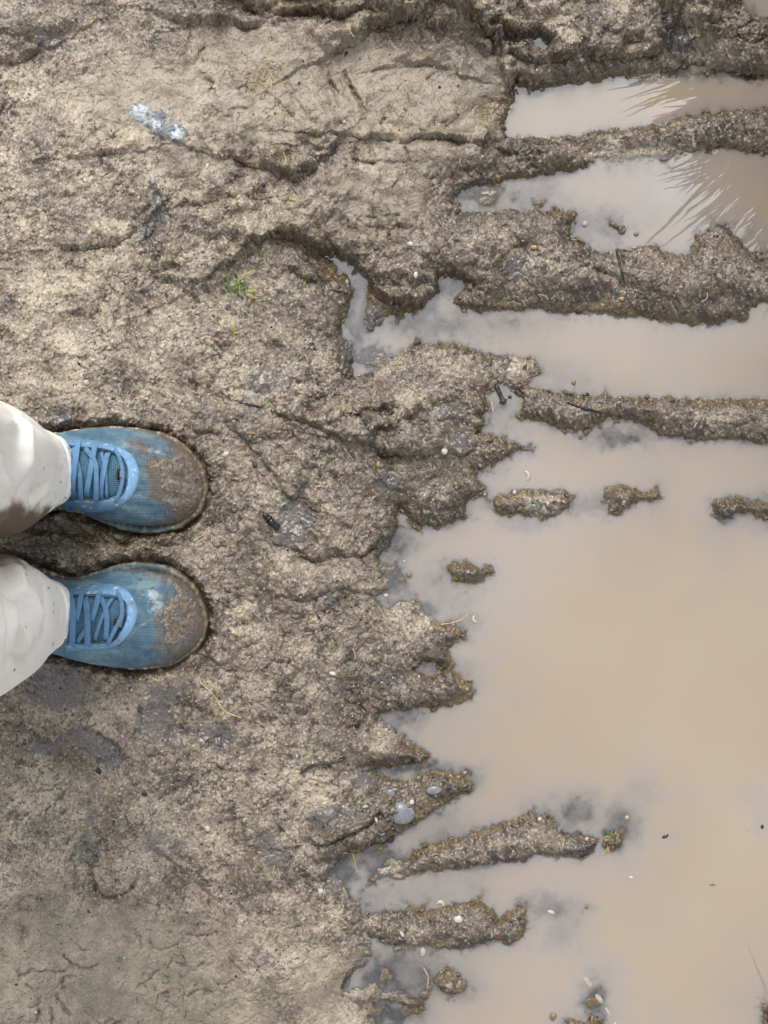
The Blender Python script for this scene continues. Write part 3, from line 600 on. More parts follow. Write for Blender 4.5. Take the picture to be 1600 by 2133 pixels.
def build_shoe(key):
    s_ = SHOES[key]; med = s_['med']
    out = catmull([W(*p, .03) for p in shoe_poly(key)], 10, True)
    xm, xM = out[:, 0].min(), out[:, 0].max()
    xs = np.linspace(xm+1e-4, xM-1e-4, 400)
    i0, i1 = out[:, 0].argmin(), out[:, 0].argmax()
    r = np.roll(out, -i0, 0); j = (i1-i0) % len(out)
    up, dn = r[:j+1], r[j:][::-1]
    if up[:, 1].mean() < dn[:, 1].mean(): up, dn = dn, up
    fu = np.interp(xs, np.maximum.accumulate(up[:, 0]), up[:, 1]); fd = np.interp(xs, np.maximum.accumulate(dn[:, 0]), dn[:, 1])
    hx = [W(p, 0, .03)[0] for p, _ in HST]; hz = [v*.001 for _, v in HST]
    hd = catmull(list(zip(hx, hz)), 8)
    RIM = .031
    def edges(x, inset=.0045):
        xx = np.clip(xm + (x-xm)*(xM-xm)/(xM-xm-.0034), xm, xM)   # toe of the upper sits back from the bumper
        a = np.interp(xx, xs, fu); b_ = np.interp(xx, xs, fd)
        ia = inset*(.9 if med < 0 else .5); ib = inset*(.9 if med > 0 else .5)
        fore = np.clip((x+.30)/.04, 0, 1)*np.clip((-.20-x)/.03, 0, 1)
        if med > 0: ib = ib + .0042*fore
        else: ia = ia + .0042*fore
        a = a-ia; b_ = b_+ib
        mid = (a+b_)/2; hw = np.maximum((a-b_)/2, .0003)
        return mid, hw
    def surf(x, y):
        x = np.asarray(x, float); mid, hw = edges(x)
        t = np.clip(np.abs(y-mid)/hw, 0, 1)
        Hh = np.interp(x, hd[:, 0], hd[:, 1])
        return RIM + (Hh-RIM)*(1-t**2.3)**(1/1.75)
    def on(px, py, off=0.0):
        px = np.asarray(px, float); py = np.asarray(py, float); z = np.full(px.shape, .07)
        for _ in range(8):
            x = (px-800)*S*(CAM_H-z)/CAM_H; y = (1066.5-py)*S*(CAM_H-z)/CAM_H; z = surf(x, y)
        return x, y, z
    inner = resample(INNER[key], 70); outer = resample(OUTER[key], 70)
    ixx, iyy, _ = on(inner[:, 0], inner[:, 1]); ipoly = list(zip(ixx/S, iyy/S))
    # upper
    nu, nv = 230, 130
    a = (1-np.cos(np.linspace(0, np.pi, nu)))/2; X0, X1 = xm+.004, xM-.0034
    x = X0+(X1-X0)*a
    t = np.sin(np.linspace(-np.pi/2, np.pi/2, nv)); t = np.sign(t)*np.abs(t)**.9
    mid, hw = edges(x)
    PX = np.repeat(x[:, None], nv, 1); PY = mid[:, None]+hw[:, None]*t[None, :]; PZ = surf(PX, PY)
    dd, _, ins = seg_field(PX/S, PY/S, ipoly, True); sdi = np.where(ins, dd, -dd)*S
    PZ = PZ - .007*sst(0, .003, sdi)
    n1 = fbm(PX, PY, .03, 3, 300+med); n2 = fbm(PX*.30+.25*(PY-.5*(PY.max()+PY.min())), PY, .011, 4, 310+med); n3 = fbm(PX, PY, .004, 3, 320)
    PZ = PZ + .0008*n1
    PZ[:, 0] = PZ[:, -1] = .022
    base = A(.105,.195,.262); lite = A(.21,.31,.35); deep = A(.060,.122,.178)
    cc = mixc(base, lite, sst(-.05, .55, n2+.2*n1)*.8); cc = mixc(cc, np.broadcast_to(deep, cc.shape), sst(.0, .6, -n2+.2*n1)*.75)
    fx, fy = PX/(S*.955)+800, 1066.5-PY/(S*.955)       # shoe-pattern coordinates
    def spot(cx, cy, rx, ry, dg=0):
        c, q = math.cos(R(dg)), math.sin(R(dg)); u = ((fx-cx)*c+(fy-cy)*q)/rx; w = (-(fx-cx)*q+(fy-cy)*c)/ry
        return np.exp(-(u*u+w*w))
    sc = (spot(372,925,22,12,35)+.8*spot(300,935,60,8,12)+.5*spot(330,1080,18,10)) if key == 'left' else (spot(318,1240,22,14,30)+spot(330,1268,26,12,-10)+.9*spot(352,1212,22,8,35)+.5*spot(300,1300,40,6,-35))
    cc = mixc(cc, np.broadcast_to(A(.50,.58,.60), cc.shape), np.clip(sst(.35, .9, sc+.45*n3+.2*n2)*.75, 0, 1))
    low = sst(.018, .004, PZ-RIM+.007*n3+.006*n1)
    grime = np.clip(low*sst(-.28, -.215, PX)*1.3 + sst(.35, .8, n1+.5*n3+.3*sst(-.28, -.19, PX)-.15)*.6, 0, 1)
    cc = mixc(cc, np.broadcast_to(A(.13,.098,.062), cc.shape), grime*.8)
    kx_, ky_, _ = on(np.array([p[0] for p in CAKE[key]]), np.array([p[1] for p in CAKE[key]]))
    dd, _, ins = seg_field((PX+.004*n1)/S, (PY+.004*n2)/S, list(zip(kx_/S, ky_/S)), True); sdm = np.where(ins, dd, -dd)*S
    film = sst(-.013, .002, sdm + .010*n2 + .006*n3 + .004*n1)
    cc = mixc(cc, A(.140,.110,.082)*(1+.35*n3[..., None]), (film*(1 if med > 0 else .72)*(.25+.68*sst(-.25, .25, n3*.6+n1+.6*n2+.25*sst(-.225, -.205, PX)))))
    pc = 340 + 26*np.abs((fy-fy.mean())/110.0)**2
    cc = mixc(cc, np.broadcast_to(A(.035,.07,.10), cc.shape), np.exp(-((fx-pc+5*n1)/2.0)**2)*.5)
    spl = sst(.62, .74, fbm(PX, PY, .0048, 2, 325+med) + .25*n1 + .25*sst(-.27, -.20, PX)-.1); cc = mixc(cc, np.broadcast_to(A(.12,.092,.066), cc.shape), spl*.8)
    cols = np.concatenate([cc, np.ones(cc.shape[:2]+(1,), F)], -1)
    shoe = grid_mesh('shoe', np.stack([PX, PY, PZ], -1), M_UP, colors=cols); adopt(shoe, person)
    # sole
    o2 = catmull([W(*p, .03) for p in shoe_poly(key)], 14, True); n = len(o2)
    cen = o2.mean(0); tan_ = np.roll(o2, -1, 0)-np.roll(o2, 1, 0); nor = np.stack([-tan_[:, 1], tan_[:, 0]], 1)
    nor /= np.linalg.norm(nor, axis=1)[:, None]+1e-9
    if ((o2+nor*.001-cen)**2).sum() > ((o2-cen)**2).sum(): nor = -nor      # inward
    ring = []
    for z, i_ in ((.004,.010),(.005,.004),(.010,.0008),(.016,-.0004),(.024,.0),(.030,.0006),(.0325,.0015),(.033,.003),(.032,.006),(.029,.010)):
        ring.append(np.concatenate([o2+nor*i_, np.full((n, 1), z)], 1))
    SP = np.array(ring); q1 = fbm(SP[..., 0]*1.0, SP[..., 1], .02, 3, 330); q2 = fbm(SP[..., 0], SP[..., 1]+SP[..., 2], .005, 3, 340)
    SP[..., 2] += .0008*q2; SP[..., :2] += (nor[None]*(-.0009*q1[..., None]))
    toe = sst(-.235, -.20, SP[..., 0]); medial = sst(-.004, .004, med*(np.interp(SP[..., 0], xs, (fu+fd)/2)-SP[..., 1]))
    cs = mixc(A(.085,.060,.034), A(.215,.165,.100), sst(-.5, .7, q2+.5*q1)); 
    cs = mixc(cs, np.broadcast_to(A(.55,.52,.42), cs.shape), sst(.15, .5, q2+.6*q1)*(1-toe)*.7*sst(.026, .032, SP[..., 2]+.003*q1))
    wall = medial*sst(-.315, -.29, SP[..., 0])*(1-toe)*sst(.030, .034, SP[..., 2])
    cs = mixc(cs, np.broadcast_to(A(.060,.150,.205), cs.shape), wall*.8)
    cs = np.concatenate([cs, np.ones(cs.shape[:2]+(1,), F)], -1)
    idx = np.arange(SP.shape[0]*n).reshape(SP.shape[0], n)
    fcs = [(int(idx[k, i]), int(idx[k, (i+1) % n]), int(idx[k+1, (i+1) % n]), int(idx[k+1, i])) for k in range(SP.shape[0]-1) for i in range(n)]
    fcs.append(tuple(int(v) for v in idx[0][::-1]))
    adopt(mesh_obj('sole', SP.reshape(-1, 3), fcs, M_SOLE, colors=cs.reshape(-1, 4)), shoe)
    # coated overlay round the throat
    nv = 11; P = np.zeros((70, nv, 3)); CL = np.ones((70, nv, 4), F)
    for k in range(nv):
        u = k/(nv-1); pp = inner*(1-u)+outer*u
        xx, yy, zz = on(pp[:, 0], pp[:, 1])
        lift = .0022*math.sin(math.pi*min(1, max(0, u)))**.45 if 0 < u < 1 else (-.005 if u == 0 else -.0012)
        P[:, k] = np.stack([xx, yy, zz+lift], 1)
        fr = np.exp(-((np.linspace(0, 1, 70)-.5)/.20)**4)
        CL[:, k, :3] = mixc(A(.105,.225,.36), A(.200,.375,.60), fr)
    nz = fbm(P[..., 0], P[..., 1], .0032, 2, 350); nb = fbm(P[..., 0], P[..., 1], .012, 3, 352)
    CL[..., :3] = mixc(CL[..., :3], np.broadcast_to(A(.72,.78,.85), CL[..., :3].shape), sst(.55, .7, nz)*.7)
    CL[..., :3] = mixc(CL[..., :3], np.broadcast_to(A(.15,.14,.11), CL[..., :3].shape), sst(.25, .8, nb)*.55)
    ey = grid_mesh('eyestay', P, M_STAY, colors=CL); adopt(ey, shoe)
    # tongue
    fi = np.argmax(inner[:, 0]); tp, bt = inner[:fi+1], inner[fi:][::-1]
    xp = np.linspace(136, inner[fi, 0]-.3, 60); yt = np.interp(xp, tp[:, 0], tp[:, 1]); yb = np.interp(xp, bt[:, 0], bt[:, 1])
    P = np.zeros((60, 40, 3))
    for k in range(40):
        u = k/39; xx, yy, zz = on(xp, yt*(1-u)+yb*u)
        P[:, k] = np.stack([xx, yy, zz - .0055 + .0035*math.sin(math.pi*u)**.7], 1)
    adopt(grid_mesh('tongue', P, M_TONGUE), shoe)
    # laces
    for path, wd, lvl in LACES[key]:
        pp = resample(path, 26); xx, yy, zz = on(pp[:, 0], pp[:, 1]); u = np.linspace(0, 1, 26)
        z = zz + .0005 + lvl*.0011 + .0012*np.sin(np.pi*u) - .0045*(np.exp(-(u/.045)**2)+np.exp(-((1-u)/.045)**2))
        C_ = np.stack([xx, yy, z], 1); T = np.gradient(C_, axis=0); side = np.stack([-T[:, 1], T[:, 0], 0*T[:, 0]], 1); side /= np.linalg.norm(side, axis=1)[:, None]
        P = np.zeros((26, 14, 3))
        for k in range(14):
            an = 2*np.pi*k/14; cx, sy = math.cos(an), math.sin(an)
            cx = math.copysign(abs(cx)**.6, cx); sy = math.copysign(abs(sy)**.7, sy)
            P[:, k] = C_ + side*(cx*wd*.57*S*.94) + np.array([0, 0, sy*.0009])
        adopt(grid_mesh('lace', P, M_LACE, wrap=True), shoe)
    for (cx, cy, w_, h_, dg), mt, nm, lf in zip(TABS[key], (M_DARK, M_GREY), ('lace_loop', 'reflective_tab'), (.0035, .0048)):
        P = np.zeros((9, 9, 3))
        for i in range(9):
            for j in range(9):
                u, v_ = (i-4)/4, (j-4)/4; c, q = math.cos(R(dg)), math.sin(R(dg))
                px, py = u*w_*.5, v_*h_*.5; xx, yy, zz = on(cx+px*c-py*q, cy+px*q+py*c)
                P[i, j] = (xx, yy, zz + lf - (.006 if max(abs(u), abs(v_)) == 1 else 0))
        adopt(grid_mesh(nm, P, mt), shoe)
    # caked mud over the toe
    cxx, cyy, _ = on(np.array([p[0] for p in CAKE[key]]), np.array([p[1] for p in CAKE[key]]))
    gx_ = np.arange(cxx.min()-.008, min(cxx.max()+.008, X1-.0008), .0007); gy_ = np.arange(cyy.min()-.008, cyy.max()+.008, .0007)
    QX, QY = np.meshgrid(gx_, gy_); m_, h_ = edges(QX); inside = np.abs(QY-m_) < h_*.995
    k1 = fbm(QX, QY, .010, 4, 360+med); k2 = fbm(QX, QY, .0035, 3, 370)
    dd, _, ins = seg_field((QX+.0040*k1)/S, (QY+.0030*k2+.003*fbm(QX, QY, .012, 3, 377))/S, list(zip(cxx/S, cyy/S)), True); sdc = np.where(ins, dd, -dd)*S
    th = np.clip(sdc-.003+.006*fbm(QX, QY, .013, 3, 378+med), -.002, .005)*.22 + (.0007*k1+.0006*k2)*np.clip((sdc+.003)/.004, 0, 1) - .0002
    kp = (th > -.0006) & inside; kp = kp[:-1, :-1] & kp[1:, :-1] & kp[:-1, 1:] & kp[1:, 1:]
    cm = mixc(A(.120,.094,.070), A(.225,.182,.140), sst(-.3, .6, k2+.5*k1)); cm = mixc(cm, np.broadcast_to(A(.055,.042,.032), cm.shape), sst(.25, .6, -k1+.4*k2)*.7)
    cm = mixc(cm, np.broadcast_to(A(.20,.30,.33), cm.shape), sst(.35, .6, fbm(QX, QY, .008, 3, 380+med))*.5)
    cm = np.concatenate([cm, np.ones(cm.shape[:2]+(1,), F)], -1)
    adopt(grid_mesh('mud_patch', np.stack([QX, QY, surf(QX, QY)+th], -1), M_CAKE, colors=cm, keep=kp), shoe)
    return shoe
for key in SHOES: build_shoe(key)

# trousers: one garment, two legs joined at the hips
def prof(tab, z): return np.stack([np.interp(z, [r[0] for r in tab], [r[k] for r in tab]) for k in range(1, len(tab[0]))], -1)
#         z     front    back    cy     half width  boxiness
LEGS = {
 'left':  [(.070,-.3050,-.425, .0410,.0385,3.2),(.095,-.3040,-.428, .0400,.0425,3.0),(.13,-.306,-.430,.0375,.052,2.7),(.17,-.303,-.432,.0365,.0620,2.5),(.22,-.302,-.434,.037,.0655,2.4),(.33,-.296,-.440,.040,.066,2.3),(.5,-.285,-.440,.055,.070,2.2),(.88,-.285,-.485,.082,.090,2.1)],
 'right': [(.070,-.3070,-.425,-.1010,.0365,3.2),(.095,-.3055,-.428,-.1005,.0400,3.0),(.13,-.306,-.430,-.0985,.051,2.7),(.17,-.303,-.432,-.0990,.0620,2.5),(.22,-.302,-.434,-.100,.0650,2.4),(.33,-.296,-.440,-.102,.066,2.3),(.5,-.285,-.440,-.112,.070,2.2),(.88,-.285,-.485,-.140,.090,2.1)],
}
FOLDS = {   # crease lines over the front of each leg: photo points, push mm, half width mm
 'left': [([(8,922),(20,968),(30,1008),(37,1046)],-9,9),([(0,960),(4,1000),(14,1040)],5,12),([(40,872),(43,925),(44,960),(40,1010)],7,13),([(56,905),(58,950),(54,1000),(46,1040)],-6,8),([(60,880),(80,910),(102,945),(122,970)],3.5,12),([(75,890),(100,930),(125,975)],-2.5,8),([(98,1006),(74,1026),(67,1042)],-6,7),([(100,1020),(82,1036),(74,1046)],4,9),([(0,860),(15,880),(30,890)],4,16)],
 'right': [([(0,1190),(12,1216),(27,1243),(42,1272),(58,1306)],-9,9),([(14,1172),(32,1224),(50,1248),(65,1280),(75,1318)],7,12),([(9,1246),(11,1300),(15,1352)],-8,9),([(20,1235),(22,1290),(26,1345)],5,12),([(0,1250),(3,1300),(5,1360)],5,13),([(24,1362),(45,1370),(66,1362),(76,1340)],-4,9),([(40,1345),(55,1350),(62,1335)],4,12),([(88,1210),(98,1260),(92,1330)],-2.5,10),([(0,1385),(40,1400),(80,1375)],3,14)],
}
def leg_points(key):
    tab = LEGS[key]
    def hit(px, py):
        for z in np.arange(.60, .068, -.002):
            X_, Y_ = W(px, py, z); f_, b_, cy, hw, nb = prof(tab, z); cx = (f_+b_)/2; a = (f_-b_)/2
            if abs((X_-cx)/a)**nb + abs((Y_-cy)/hw)**nb < 1: break
        return math.atan2((Y_-cy)/hw, (X_-cx)/a)*.065, z
    zs = np.r_[np.linspace(.0, .36, 230), np.linspace(.37, .88, 30)]; th = np.linspace(-np.pi, np.pi, 220, endpoint=False)
    TH, ZZ = np.meshgrid(th, zs)
    hem = .072 - .018*sst(1.3, 2.6, np.abs(TH)) + .004*np.sin(TH*2+.5)
    Z = hem + ZZ*(.88-hem)/.88
    pr = prof(tab, Z); f_, b_, cy, hw, nb = [pr[..., k] for k in range(5)]
    c, s_ = np.cos(TH), np.sin(TH); rr_ = (np.abs(c)**nb + np.abs(s_)**nb)**(-1/nb)
    ux, uy = c*rr_, s_*rr_; cx = (f_+b_)/2; a = (f_-b_)/2
    sc, zc = TH*.065, Z
    wob = fbm(sc+3, zc*.8, .05, 3, 400 if key == 'left' else 410)
    disp = .0016*fbm(sc+3, zc*.3, .06, 2, 400 if key == 'left' else 410)*np.clip((ZZ)/.05+.2, 0, 1) + .0006*fbm(sc, zc*.35, .016, 3, 420)
    for pts, amp, wd in FOLDS[key]:
        hp = [hit(*p) for p in pts]; hp = [tuple(v_) for v_ in catmull(hp, 5)]
        d_, _, _ = seg_field(sc, zc*.4, [(a_, b_*.4) for a_, b_ in hp], False)
        al = np.minimum(np.hypot(sc-hp[0][0], (zc-hp[0][1])*.4), np.hypot(sc-hp[-1][0], (zc-hp[-1][1])*.4))
        disp = disp + 1.7*amp*.001*(np.exp(-(d_/(.40*wd*.001))**2) if amp > 0 else np.exp(-(np.sqrt(d_**2+.0008**2)-.0008)/(.42*wd*.001)))*(.35+.65*sst(0, .02, al))
    disp = disp - .0022*np.exp(-((ZZ-.030)/.0024)**2) + .0007*sst(.030, .026, ZZ)      # stitched hem
    Xp = cx + ux*a + np.cos(TH)*disp; Yp = cy + uy*hw + np.sin(TH)*disp
    cloth = np.broadcast_to(A(.88,.85,.80), Xp.shape+(3,)).copy()
    k1 = fbm(sc*1.0, zc*.6, .012, 4, 430); k2 = fbm(sc, zc, .0035, 3, 440); k3 = fbm(sc, zc, .03, 3, 450)
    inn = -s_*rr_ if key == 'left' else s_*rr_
    if key == 'left':
        stain = sst(.52, .72, inn + .09*fbm(sc, zc*.25, .010, 4, 433) + .08*k3 + .30*sst(.03,.10,ZZ)-.2)*sst(.46, .22, ZZ+.05*k3)*sst(.005, .03, ZZ+.015*k1)
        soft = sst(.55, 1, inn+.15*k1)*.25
    else:
        stain = sst(.74, .95, inn + .10*k1 + .05*k3)*sst(.44, .30, ZZ)*.9*sst(.02, .08, ZZ)
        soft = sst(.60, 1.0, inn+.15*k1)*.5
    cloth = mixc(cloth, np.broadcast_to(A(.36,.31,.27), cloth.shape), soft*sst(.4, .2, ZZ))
    cloth = mixc(cloth, np.broadcast_to(A(.15,.108,.075), cloth.shape)*(1+.3*k2[..., None]), stain)
    fl_ = sst(.80, .88, k2 + .45*inn*sst(.3, 0, ZZ))*.75
    cloth = mixc(cloth, np.broadcast_to(A(.13,.10,.08), cloth.shape), fl_)
    rs = np.random.default_rng(5 if key == 'left' else 6)
    for _ in range(16):
        u0, z0, r0 = rs.uniform(-.09, .09), rs.uniform(.08, .33), rs.uniform(.0006, .0016)
        cloth = mixc(cloth, np.broadcast_to(A(.10,.075,.06), cloth.shape), sst(r0*1.3, r0*.6, np.hypot(sc-u0, (zc-z0)*.3))*.9)
    return np.stack([Xp, Yp, Z], -1), np.concatenate([cloth, np.ones(cloth.shape[:2]+(1,), F)], -1)
V, Fc, Cl = [], [], []
for key in LEGS:
    P, c_ = leg_points(key); ny, nx = P.shape[:2]; off = len(V)
    idx = np.arange(ny*nx).reshape(ny, nx) + off
    V += [tuple(v_) for v_ in P.reshape(-1, 3)]; Cl += [tuple(v_) for v_ in c_.reshape(-1, 4)]
    Fc += [(int(idx[k, i]), int(idx[k, (i+1) % nx]), int(idx[k+1, (i+1) % nx]), int(idx[k+1, i])) for k in range(ny-1) for i in range(nx)]
    ins_ = P[0].copy(); cen = ins_.mean(0)                       # turned-in hem
    for z_, q_ in ((0, .985), (.004, .97), (.05, .95)):
        rg = cen + (ins_-cen)*q_; rg[:, 2] = ins_[:, 2]+z_; o3 = len(V)
        V += [tuple(v_) for v_ in rg]; Cl += [(.5, .48, .46, 1)]*nx
        lo = idx[0] if z_ == 0 else prev
        Fc += [(int(lo[(i+1) % nx]), int(lo[i]), o3+i, o3+(i+1) % nx) for i in range(nx)]
        prev = np.arange(nx)+o3
for z, f_, b_, hw in ((.72,-.33,-.44,.10),(.78,-.300,-.47,.150),(.82,-.272,-.495,.182),(.92,-.275,-.495,.178),(1.0,-.28,-.485,.165),(1.001,-.36,-.40,.05)):
    o3 = len(V)
    for i in range(48):
        an = 2*math.pi*i/48; c, s_ = math.cos(an), math.sin(an); rr_ = (abs(c)**2.6+abs(s_)**2.6)**(-1/2.6)
        V.append(((f_+b_)/2+c*rr_*(f_-b_)/2, -.029+s_*rr_*hw, z)); Cl.append((.8, .785, .775, 1))
    if z > .73: Fc += [(o3-48+i, o3-48+(i+1) % 48, o3+(i+1) % 48, o3+i) for i in range(48)]
Fc.append(tuple(range(len(V)-48, len(V))))
adopt(mesh_obj('trousers', V, Fc, M_CLOTH, colors=Cl), person)

# ------------------------------------------------------------------ loose things on the mud and the water
def stone_mat(name, col, rough=.45, var=.3): return simple_mat(name, col, rough, .5, 380, var, .25)
M_ST = {'white': stone_mat('white_stone', (.52,.505,.47), .4, .12), 'pale': stone_mat('pale_stone', (.40,.36,.29), .5), 'grey': stone_mat('grey_stone', (.20,.205,.22), .28),
        'ochre': stone_mat('ochre_stone', (.42,.25,.10), .4), 'black': stone_mat('black_stone', (.022,.022,.026), .22), 'aqua': stone_mat('aqua_chip', (.33,.42,.40), .4, .1),
        'brown': stone_mat('brown_stone', (.20,.145,.085), .4), 'red': stone_mat('red_bit', (.45,.05,.04), .35, .1), 'cream': stone_mat('cream_shell', (.50,.44,.36), .3, .08)}
M_BARK = simple_mat('wet_bark', (.045,.035,.030), .35, .5, 260, .4, .6); M_BLACKW = simple_mat('black_bark', (.016,.015,.016), .3, .5, 260, .4, .5)
M_TWIG = simple_mat('brown_twig', (.15,.095,.06), .45, .5, 260, .4, .5); M_PALEW = simple_mat('bleached_stick', (.42,.36,.30), .5, .4, 200, .25, .4)
M_STRAW = simple_mat('dry_straw', (.50,.39,.21), .5, .4, 300, .25); M_RUST = simple_mat('rusty_straw', (.42,.20,.07), .5, .4, 300, .25)
M_ROOT = simple_mat('dark_root', (.085,.062,.045), .5, .4, 300, .3)
M_GRASS = simple_mat('green_blade', (.105,.185,.045), .45, .5, 250, .3); M_REED = simple_mat('dark_reed', (.045,.060,.022), .6, .3, 60, .4); M_OLIVE = simple_mat('olive_blade', (.11,.12,.045), .5, .4, 250, .3); M_YELL = simple_mat('yellow_blade', (.36,.36,.10), .5, .4, 250, .25); M_DEAD = simple_mat('dead_grass', (.46,.29,.11), .6, .3, 250, .3)

def pebble(name, px, py, rx, ry, mat, deg=0, flat=.6, seed=0, sink=.35, jag=.16, water=True, sub=2):
    """a rounded, slightly faceted stone bedded in the mud; rx, ry in photo pixels"""
    rs = np.random.default_rng(seed); bm = bmesh.new(); bmesh.ops.create_icosphere(bm, subdivisions=sub, radius=1)
    a = R(-deg); c, s_ = math.cos(a), math.sin(a); ax, ay = rx*S, ry*S; az = min(ax, ay)*flat*1.3
    dirs = rs.normal(size=(7, 3)); dirs /= np.linalg.norm(dirs, axis=1)[:, None]; cut = rs.uniform(.70, .95, 7)
    for v_ in bm.verts:
        p = np.array(v_.co); q = dirs@p; k = 1.0
        for qq, ct in zip(q, cut):
            if qq > ct: k = min(k, 1-(qq-ct)*(.8 if jag > .1 else .4))
        p = p*k*(1+jag*.5*math.sin(3*p[0]+seed)*math.cos(2.3*p[1]+seed*1.7))
        x_, y_ = p[0]*ax, p[1]*ay; v_.co = (x_*c-y_*s_, x_*s_+y_*c, p[2]*az)
    me = bpy.data.meshes.new(name); bm.to_mesh(me); bm.free(); me.shade_smooth(); me.materials.append(mat)
    o = bpy.data.objects.new(name, me); COL.objects.link(o)
    x, y, z = gspot(px, py, water); o.location = (x, y, z + az*(1-2*sink)*.8)
    return o

def tube(name, path, r0, r1, mat, lift=.6, knots=0, seed=0, sides=8, flat=1.0, n=None, water=True, parent=None):
    """a stick lying along traced points (photo pixels), radius in mm"""
    n = n or max(8, len(path)*5); pp = resample(path, n); rs = np.random.default_rng(seed)
    C_ = np.array([gspot(p[0], p[1], water) for p in pp]); k = np.ones(5)/5
    zz = np.convolve(np.pad(C_[:, 2], 2, 'edge'), k, 'valid'); zz = np.maximum(zz, C_[:, 2]-.0006)
    u = np.linspace(0, 1, n); rad = (r0+(r1-r0)*u)*.001; rad = rad*(1+.10*rs.normal(size=n))
    for _ in range(knots): rad = rad*(1+.45*np.exp(-((u-rs.uniform(.1, .9))/.03)**2))
    rad[0] *= .6; rad[-1] *= .5; C_[:, 2] = zz + rad*lift*flat
    return tube_mesh(name, C_, rad, mat, sides, flat, parent)
def tube_mesh(name, C_, rad, mat, sides=8, flat=1.0, parent=None):
    n = len(C_); T = np.gradient(C_, axis=0); T /= np.linalg.norm(T, axis=1)[:, None]+1e-9
    ref = np.array([0, 0, 1.0]); sd_ = np.cross(T, ref); L = np.linalg.norm(sd_, axis=1); sd_[L < .1] = (1, 0, 0); sd_ /= np.linalg.norm(sd_, axis=1)[:, None]
    up = np.cross(sd_, T); V = []
    for k in range(sides):
        an = 2*np.pi*k/sides; V.append(C_ + sd_*(math.cos(an)*rad)[:, None] + up*(math.sin(an)*rad*flat)[:, None])
    V = np.stack(V, 1); idx = np.arange(n*sides).reshape(n, sides)
    f = [(int(idx[i, k]), int(idx[i, (k+1) % sides]), int(idx[i+1, (k+1) % sides]), int(idx[i+1, k])) for i in range(n-1) for k in range(sides)]
    f += [tuple(int(v) for v in idx[0][::-1]), tuple(int(v) for v in idx[-1])]
    return mesh_obj(name, V.reshape(-1, 3), f, mat, parent)

# the flat slate showing through the clay, with two bleached ends
RK = [(264,222),(285,214),(305,216),(318,226),(330,219),(345,232),(362,250),(385,262),(396,282),(386,298),(366,296),(352,288),(335,290),(312,276),(298,258),(275,246)]
cx_, cy_ = np.mean(RK, 0); gxx = np.arange(250, 410, 1.2); gyy = np.arange(205, 308, 1.2); QX, QY = np.meshgrid(gxx, gyy)
x0, y0, z0 = gspot(cx_, cy_); kx = S*(CAM_H-z0)/CAM_H; RX, RY = (QX-800)*kx, (1066.5-QY)*kx
k1 = fbm(RX, RY, .012, 4, 500); k2 = fbm(RX, RY, .004, 3, 510)
dd, _, ins = seg_field((QX+9*k1+3*k2), (QY+7*k2+5*k1), RK, True); sdk = np.where(ins, dd, -dd)
gi = np.clip(((RX-DX0)/STEP).round().astype(int), 0, DH.shape[1]-1); gj = np.clip(((RY-DY0)/STEP).round().astype(int), 0, DH.shape[0]-1)
th = np.clip(sdk, -4, 9)*.00034 + .0007*k1 + .0003*k2 - .0004
kp = (sdk > -4); kp = kp[:-1, :-1] & kp[1:, 1:] & kp[1:, :-1] & kp[:-1, 1:]
def wsp(x, y, r): return np.exp(-((QX-x)**2+(QY-y)**2)/r**2)
wt = sst(.30, .75, wsp(290,240,24)+wsp(372,282,17)+.5*wsp(330,262,16)+.55*k2+.25*k1)
cr = mixc(A(.115,.135,.160), A(.22,.24,.255), sst(-.4, .6, k1+.6*k2)); cr = mixc(cr, np.broadcast_to(A(.50,.55,.58), cr.shape), wt*.9)
cr = mixc(cr, np.broadcast_to(A(.33,.28,.20), cr.shape), sst(.0, .45, fbm(RX, RY, .010, 5, 520, .65))*.85)
M_SLATE = simple_mat('slate_face', (1, 1, 1), .42, .5, 380, .2, .3, 'col')
ro = grid_mesh('rock', np.stack([RX, RY, DH[gj, gi]+th], -1), M_SLATE, colors=np.concatenate([cr, np.ones(cr.shape[:2]+(1,), F)], -1), keep=kp)
tag(ro, 'flat blue-grey rock with chalky white ends embedded in pale clay', 'rock')

